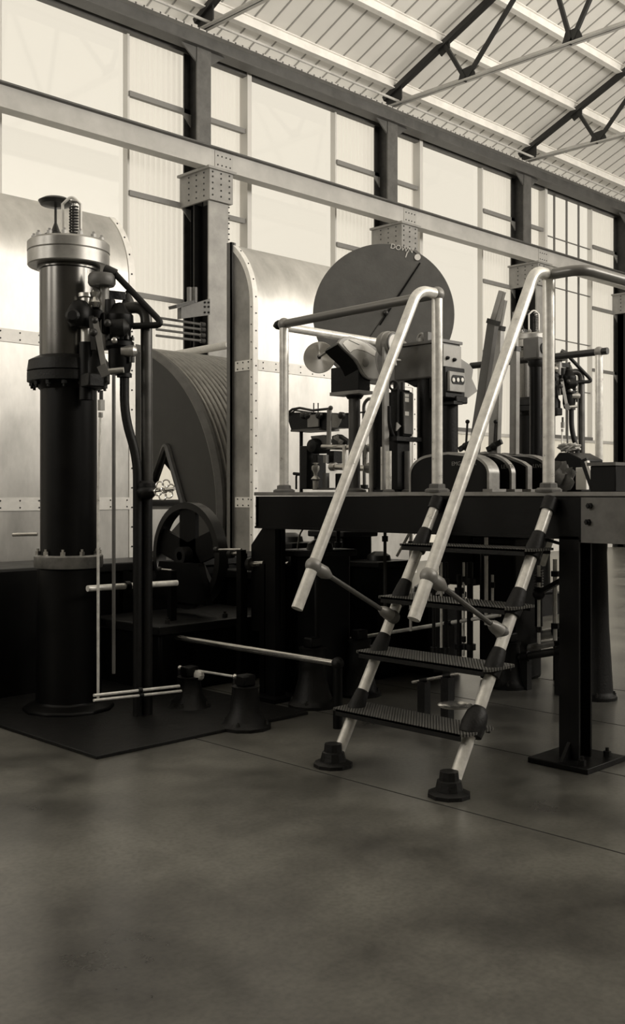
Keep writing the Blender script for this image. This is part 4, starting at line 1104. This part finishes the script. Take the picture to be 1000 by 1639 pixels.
# ------------------------------------------------------------------ linkwork under the platform
def vrod(px, y0, y1, X, r, m, lab, nm='pull_rod'):
    a, c = pX(px, y0, X), pX(px, y1, X)
    t = thing(nm, lab, 'rod', c, 'pull rods under the platform')
    MB().cyl(a, V((a.x, a.y, c.z)), r, seg=12).build('rod', m, t)
    b = MB()
    for f in (.18, .82):
        z = a.z+(c.z-a.z)*f; b.cyl((a.x, a.y, z-.02), (a.x, a.y, z+.02), r*1.9, seg=10)
    split(b, 'turnbuckle', CAST, t)
where = {525: 'below the left handrail ball joint', 541: 'left of the cut handrail end', 616: 'just left of the left ladder stringer', 657: 'right of the left ladder stringer', 694: 'pale one left of the right handrail end', 706: 'behind the right handrail end', 714: 'dark one right of the right handrail end', 735: 'behind the slanting right brace', 742: 'pale one behind the right brace', 752: 'dark one behind the right brace', 778: 'between the right brace and the right stringer', 788: 'left of the right ladder stringer', 862: 'pale one right of the right ladder stringer', 888: 'pale one close to the square post', 902: 'bent looking one touching the square post'}
for px_, y0, y1, X, r, m in ((525, 925, 1030, 5.4, .010, DARKS), (541, 835, 1040, 5.6, .016, BLACK), (616, 830, 1010, 5.6, .012, DARKS), (657, 840, 1010, 5.7, .010, PIPE), (694, 905, 1070, 5.5, .012, CAST), (706, 900, 1072, 5.6, .009, PIPE), (714, 900, 1072, 5.4, .012, BLACK), (735, 920, 1060, 5.8, .018, CAST), (742, 900, 1050, 5.9, .009, PIPE), (752, 900, 1065, 5.8, .022, BLACK), (778, 860, 1000, 6.2, .014, PIPE), (788, 920, 1010, 6.0, .010, PIPE), (862, 905, 1030, 6.4, .012, PIPE), (888, 895, 1025, 6.7, .016, PIPE), (902, 905, 1000, 6.9, .012, PIPE)):
    vrod(px_, y0, y1, X, r, m, 'vertical pull rod under the platform, %s' % where[px_])

def hpipe(p0, p1, X, r, m, lab, nm='floor_pipe'):
    a, c = pX(*p0, X), pX(*p1, X)
    t = thing(nm, lab, 'pipe', (a+c)/2)
    MB().cyl(a, c, r).build('pipe', m, t)
    d = (c-a).normalized(); b = MB()
    for f in (.25, .75):
        p = a+(c-a)*f; b.cyl(p-d*.03, p+d*.03, r*1.35)
        b.box((p.x-.03, p.y-.03, 0), (p.x+.03, p.y+.03, p.z-r*.9))
    split(b, 'pipe_saddle', CAST, t)
hpipe((805, 1027), (925, 1006), 7.0, .040, PIPE, 'thick bright floor pipe, uppermost of three behind the square post')
hpipe((812, 1043), (925, 1022), 6.8, .026, PIPE, 'bright floor pipe, middle of three behind the square post')
hpipe((815, 1055), (925, 1037), 6.5, .028, DARKS, 'dull floor pipe, lowest of three behind the square post')
hpipe((508, 1031), (800, 984), 5.8, .014, PIPE, 'long thin bright rod crossing behind the ladder', 'cross_rod')
hpipe((508, 1046), (600, 1035), 5.7, .016, MIDG, 'short rod under the long thin bright rod left of the ladder', 'cross_rod')
hpipe((660, 1092), (735, 1078), 5.2, .010, BRIGHT, 'short bright rod low behind the ladder treads', 'cross_rod')
a, c = V((4.6, 6.3, .40)), V((4.6, 4.35, .40))
t = thing('guard_bar', 'long polished floor rail running from the brake engine to the ladder', 'rail', (4.6, 5.3, 0))
MB().cyl(a, c, .021).build('rail', BRIGHT, t)
for p in (V((4.6, 6.2, .4)), V((4.6, 4.38, .4))):
    MB().cyl((p.x, p.y, 0), p, .03).build('post', BLACK, t); MB().sphere(p, .04).build('ball_fitting', CAST, t)
a, c = pY(140, 942, 5.65), pY(283, 933, 5.65)
t = thing('oil_pipe', 'horizontal bright oil pipe passing behind the thick vertical pipe at left', 'pipe', (a+c)/2)
MB().cyl(a, c, .020).build('pipe', PIPE, t); MB().cyl(a+(c-a)*.4, a+(c-a)*.45, .032).build('union', CAST, t)
# low trip lever
a, c = pX(288, 1069, 4.35), pX(376, 1083, 4.35)
t = thing('trip_lever', 'low bright bar with a round pale weight on small dark stands', 'lever', ((a.x+c.x)/2, (a.y+c.y)/2, 0))
MB().cyl(a, c, .008).build('bar', PIPE, t)
MB().lathe(pX(316, 1081, 4.33), (-1, 0, 0), [(.003, -.03), (.035, -.03), (.035, .01), (.02, .02), (.003, .022)], 10).build('weight', WHITE, t)
for p in (a, c): MB().cyl((p.x, p.y, .02), p, .035, .012).build('stand', CAST, t); MB().sphere(p, .018).build('pin', BRIGHT, t)
for (p0, p1, lab) in (((150, 1113), (287, 1098), 'upper of two bright floor rods at the foot of the brake engine'), ((150, 1121), (290, 1106), 'lower of two bright floor rods at the foot of the brake engine')):
    a, c = pY(*p0, 5.3), pY(*p1, 5.3)
    t = thing('floor_rod', lab, 'rod', (a+c)/2); MB().cyl(a, c, .009).build('rod', PIPE, t); MB().cyl(a+(c-a)*.5, a+(c-a)*.54, .018).build('collar', CAST, t)

def pedestal(px, py, r, h, lab):
    D = F*EYE/(py-CY); p = pD(px, py, D)
    t = thing('bearing_pedestal', lab, 'pedestal', (p.x, p.y, 0))
    MB().lathe((p.x, p.y, 0), (0, 0, 1), [(.003, 0), (r, 0), (r, .02), (r*.85, .04), (r*.8, .06), (r*.6, h*.45), (r*.5, h*.9), (r*.56, h), (.003, h)], 12).build('casting', CAST, t)
    b = MB()
    for k in range(4):
        q = k*math.pi/2+.5; b.hexbolt((p.x+r*.85*math.cos(q), p.y+r*.85*math.sin(q), .03), (0, 0, 1), .012, .018)
    b.build('bolt', DARKS, t)
    MB().box((p.x-.05, p.y-.04, h), (p.x+.05, p.y+.04, h+.07)).build('bearing_cap', BLACK, t, bevel=.01)
pedestal(303, 1135, .15, .22, 'dark cast pedestal under the low bar with the round weight')
pedestal(393, 1165, .16, .26, 'dark cast pedestal on the open floor left of the ladder')
pedestal(500, 1130, .17, .40, 'dark cast pedestal in shadow just left of the ladder foot')
pedestal(815, 1100, .15, .34, 'dark cast pedestal behind the right ladder stringer')
pedestal(575, 1112, .16, .40, 'dark cast pedestal behind the lower ladder treads')
pedestal(955, 1118, .14, 1.15, 'tall tapering dark pedestal right of the square platform post')

def casing(x0, x1, y0, y1, z0, z1, lab, kind=0):
    t = thing('gear_casing', lab, 'gear casing', ((x0+x1)/2, (y0+y1)/2, z0))
    if kind == 0:
        MB().box((x0, y0, z0), (x1, y1, z1-.08)).build('body', BLACK, t, bevel=.03)
        MB().box((x0-.03, y0-.03, z1-.12), (x1+.03, y1+.03, z1-.07)).build('flange', CAST, t, bevel=.01)
        MB().lathe(((x0+x1)/2, (y0+y1)/2, z1-.08), (0, 0, 1), [(.003, 0), (.1, 0), (.09, .05), (.04, .08), (.003, .08)], 20).build('cap', DARKS, t)
    else:
        r = (y1-y0)/2; c = V(((x0+x1)/2, (y0+y1)/2, (z0+z1)/2+.05))
        MB().cyl(V((x0, c.y, c.z)), V((x1, c.y, c.z)), r, seg=32).build('body', BLACK, t)
        MB().box((x0, y0, 0 if z0 == 0 else z0), (x1, y1, c.z)).build('base', BLACK, t, bevel=.01)
    return t
pa = pX(560, 0, 6.0).y; pb = pX(606, 0, 6.0).y
casing(6.0, 6.35, pb, pa, 0, pX(580, 900, 6.0).z+.08, 'square black gear casing under the platform behind the left brace')
casing(5.1, 5.45, 5.05, 5.35, 0, 1.12, 'black gear casing under the left corner of the platform')
casing(5.95, 6.3, 5.60, 5.95, 0, 1.22, 'tall black casing beyond the left corner of the platform')
pa = pX(765, 0, 6.6).y; pb = pX(822, 0, 6.6).y
casing(6.6, 7.0, pb, pa, 0, 1.18, 'black cylinder casing behind the right ladder stringer', 0)
pa = pX(700, 0, 6.6).y; pb = pX(756, 0, 6.6).y
casing(6.6, 7.0, pb, pa, .72, 1.30, 'black casing hung under the platform between the ladder stringers', 0)
pa = pX(622, 0, 6.4).y; pb = pX(690, 0, 6.4).y
casing(6.4, 6.8, pb, pa, 0, .72, 'low black casing under the platform behind the left stringer', 0)
pa = pX(425, 0, 5.35).y; pb = pX(468, 0, 5.35).y
casing(5.35, 5.6, pb, pa, 0, 1.15, 'black casing at the left end under the platform', 0)
# curved bright hand loops under the left corner
t = thing('curved_link', 'thin bright curved link under the left end of the platform', 'link', pX(478, 890, 5.2))
MB().tube(fillet([pX(476, 885, 5.2), pX(479, 850, 5.2), pX(500, 835, 5.2)], .15), .007).build('link', BRIGHT, t); MB().sphere(pX(476, 888, 5.2), .02).build('pin', CAST, t)
t = thing('bell_crank', 'dark bell crank arm reaching down right of the right ladder stringer', 'crank', pX(905, 925, 6.2))
MB().bar(pX(860, 950, 6.2), pX(905, 925, 6.2), .05, .03).build('arm', CAST, t); MB().sphere(pX(862, 950, 6.2), .045).build('boss', CAST, t)
MB().bar(pX(868, 905, 6.2), pX(884, 855, 6.2), .03, .03).build('rod', PIPE, t)
t = thing('coil_spring', 'small upright coil spring right of the right ladder stringer', 'spring', pX(862, 945, 6.8))
p = pX(862, 950, 6.8); MB().spring(p, pX(862, 912, 6.8).z-p.z, .03, .006, 9).build('coil', MIDG, t); MB().cyl(p+V((0, 0, -.25)), p, .03).build('seat', CAST, t)
for (p0, p1, X, m, lab) in (((868, 862), (903, 872), 5.5, CAST, 'dark bar along the top tread end toward the square post'), ((635, 890), (660, 845), 5.7, BRIGHT, 'thin bright slanting rod beside the left ladder stringer')):
    a, c = pX(*p0, X), pX(*p1, X); t = thing('slant_rod', lab, 'rod', a); MB().cyl(a, c, .010).build('rod', m, t); MB().sphere(c, .016).build('eye', CAST, t)
tag(MB().lathe(pX(728, 1128, 4.95)*1.0, (0, 0, 1), [(.003, -.01), (.10, -.01), (.105, .0), (.095, .004), (.003, .002)], 32).build('drip_tray', BRIGHT), 'flat bright round drip tray on the floor behind the lowest tread', 'tray')

# ------------------------------------------------------------------ pipes and bracket on the wall column above the drum
for i, (y0, y1) in enumerate(((508, 520), (518, 528), (527, 537), (537, 546))):
    a, c = pY(250, y0, 13.1), pY(327, y1, 13.1)
    tt = thing('wall_conduit', 'thin horizontal conduit by the column above the drum, %s of four' % ['topmost', 'second', 'third', 'lowest'][i], 'conduit', (a+c)/2, 'wall conduits')
    MB().cyl(a, c, .02, seg=10).build('conduit', GREYM, tt); MB().cyl(c-(c-a)*.08, c, .04, seg=10).build('socket', DARKS, tt)
tt = thing('column_bracket', 'riveted steel bracket plate on the column above the grooved drum', 'bracket', pY(312, 510, 12.9))
pl = MB().prism([pY(290, 492, 12.9), pY(336, 478, 12.9), pY(336, 504, 12.9), pY(290, 510, 12.9)], (0, .1, 0)).build('plate', GREYM, tt)
b = MB()
for px_ in (328, 334):
    for py_ in (484, 491, 500): b.sphere(pY(px_, py_, 12.89), .018, 6)
b.build('bolt', CAST, pl)
MB().bar(pY(276, 492, 12.9), pY(305, 484, 12.9), .2, .05).build('shelf', DARKS, tt)
b = MB()
for px_ in (303, 312): b.cyl(pY(px_, 485, 13.0), pY(px_, 460, 13.0), .04)
split(b, 'insulator', GREYM, tt)
a, c = pX(255, 572, 9.4), pX(366, 552, 9.4)
tt = thing('winding_rope', 'thick pale winding rope rising over the top of the grooved drum', 'rope', (a+c)/2)
MB().cyl(a, c, .055, seg=16).build('rope', mat('pale_rope', .55, .7, 0, .1, 30), tt)
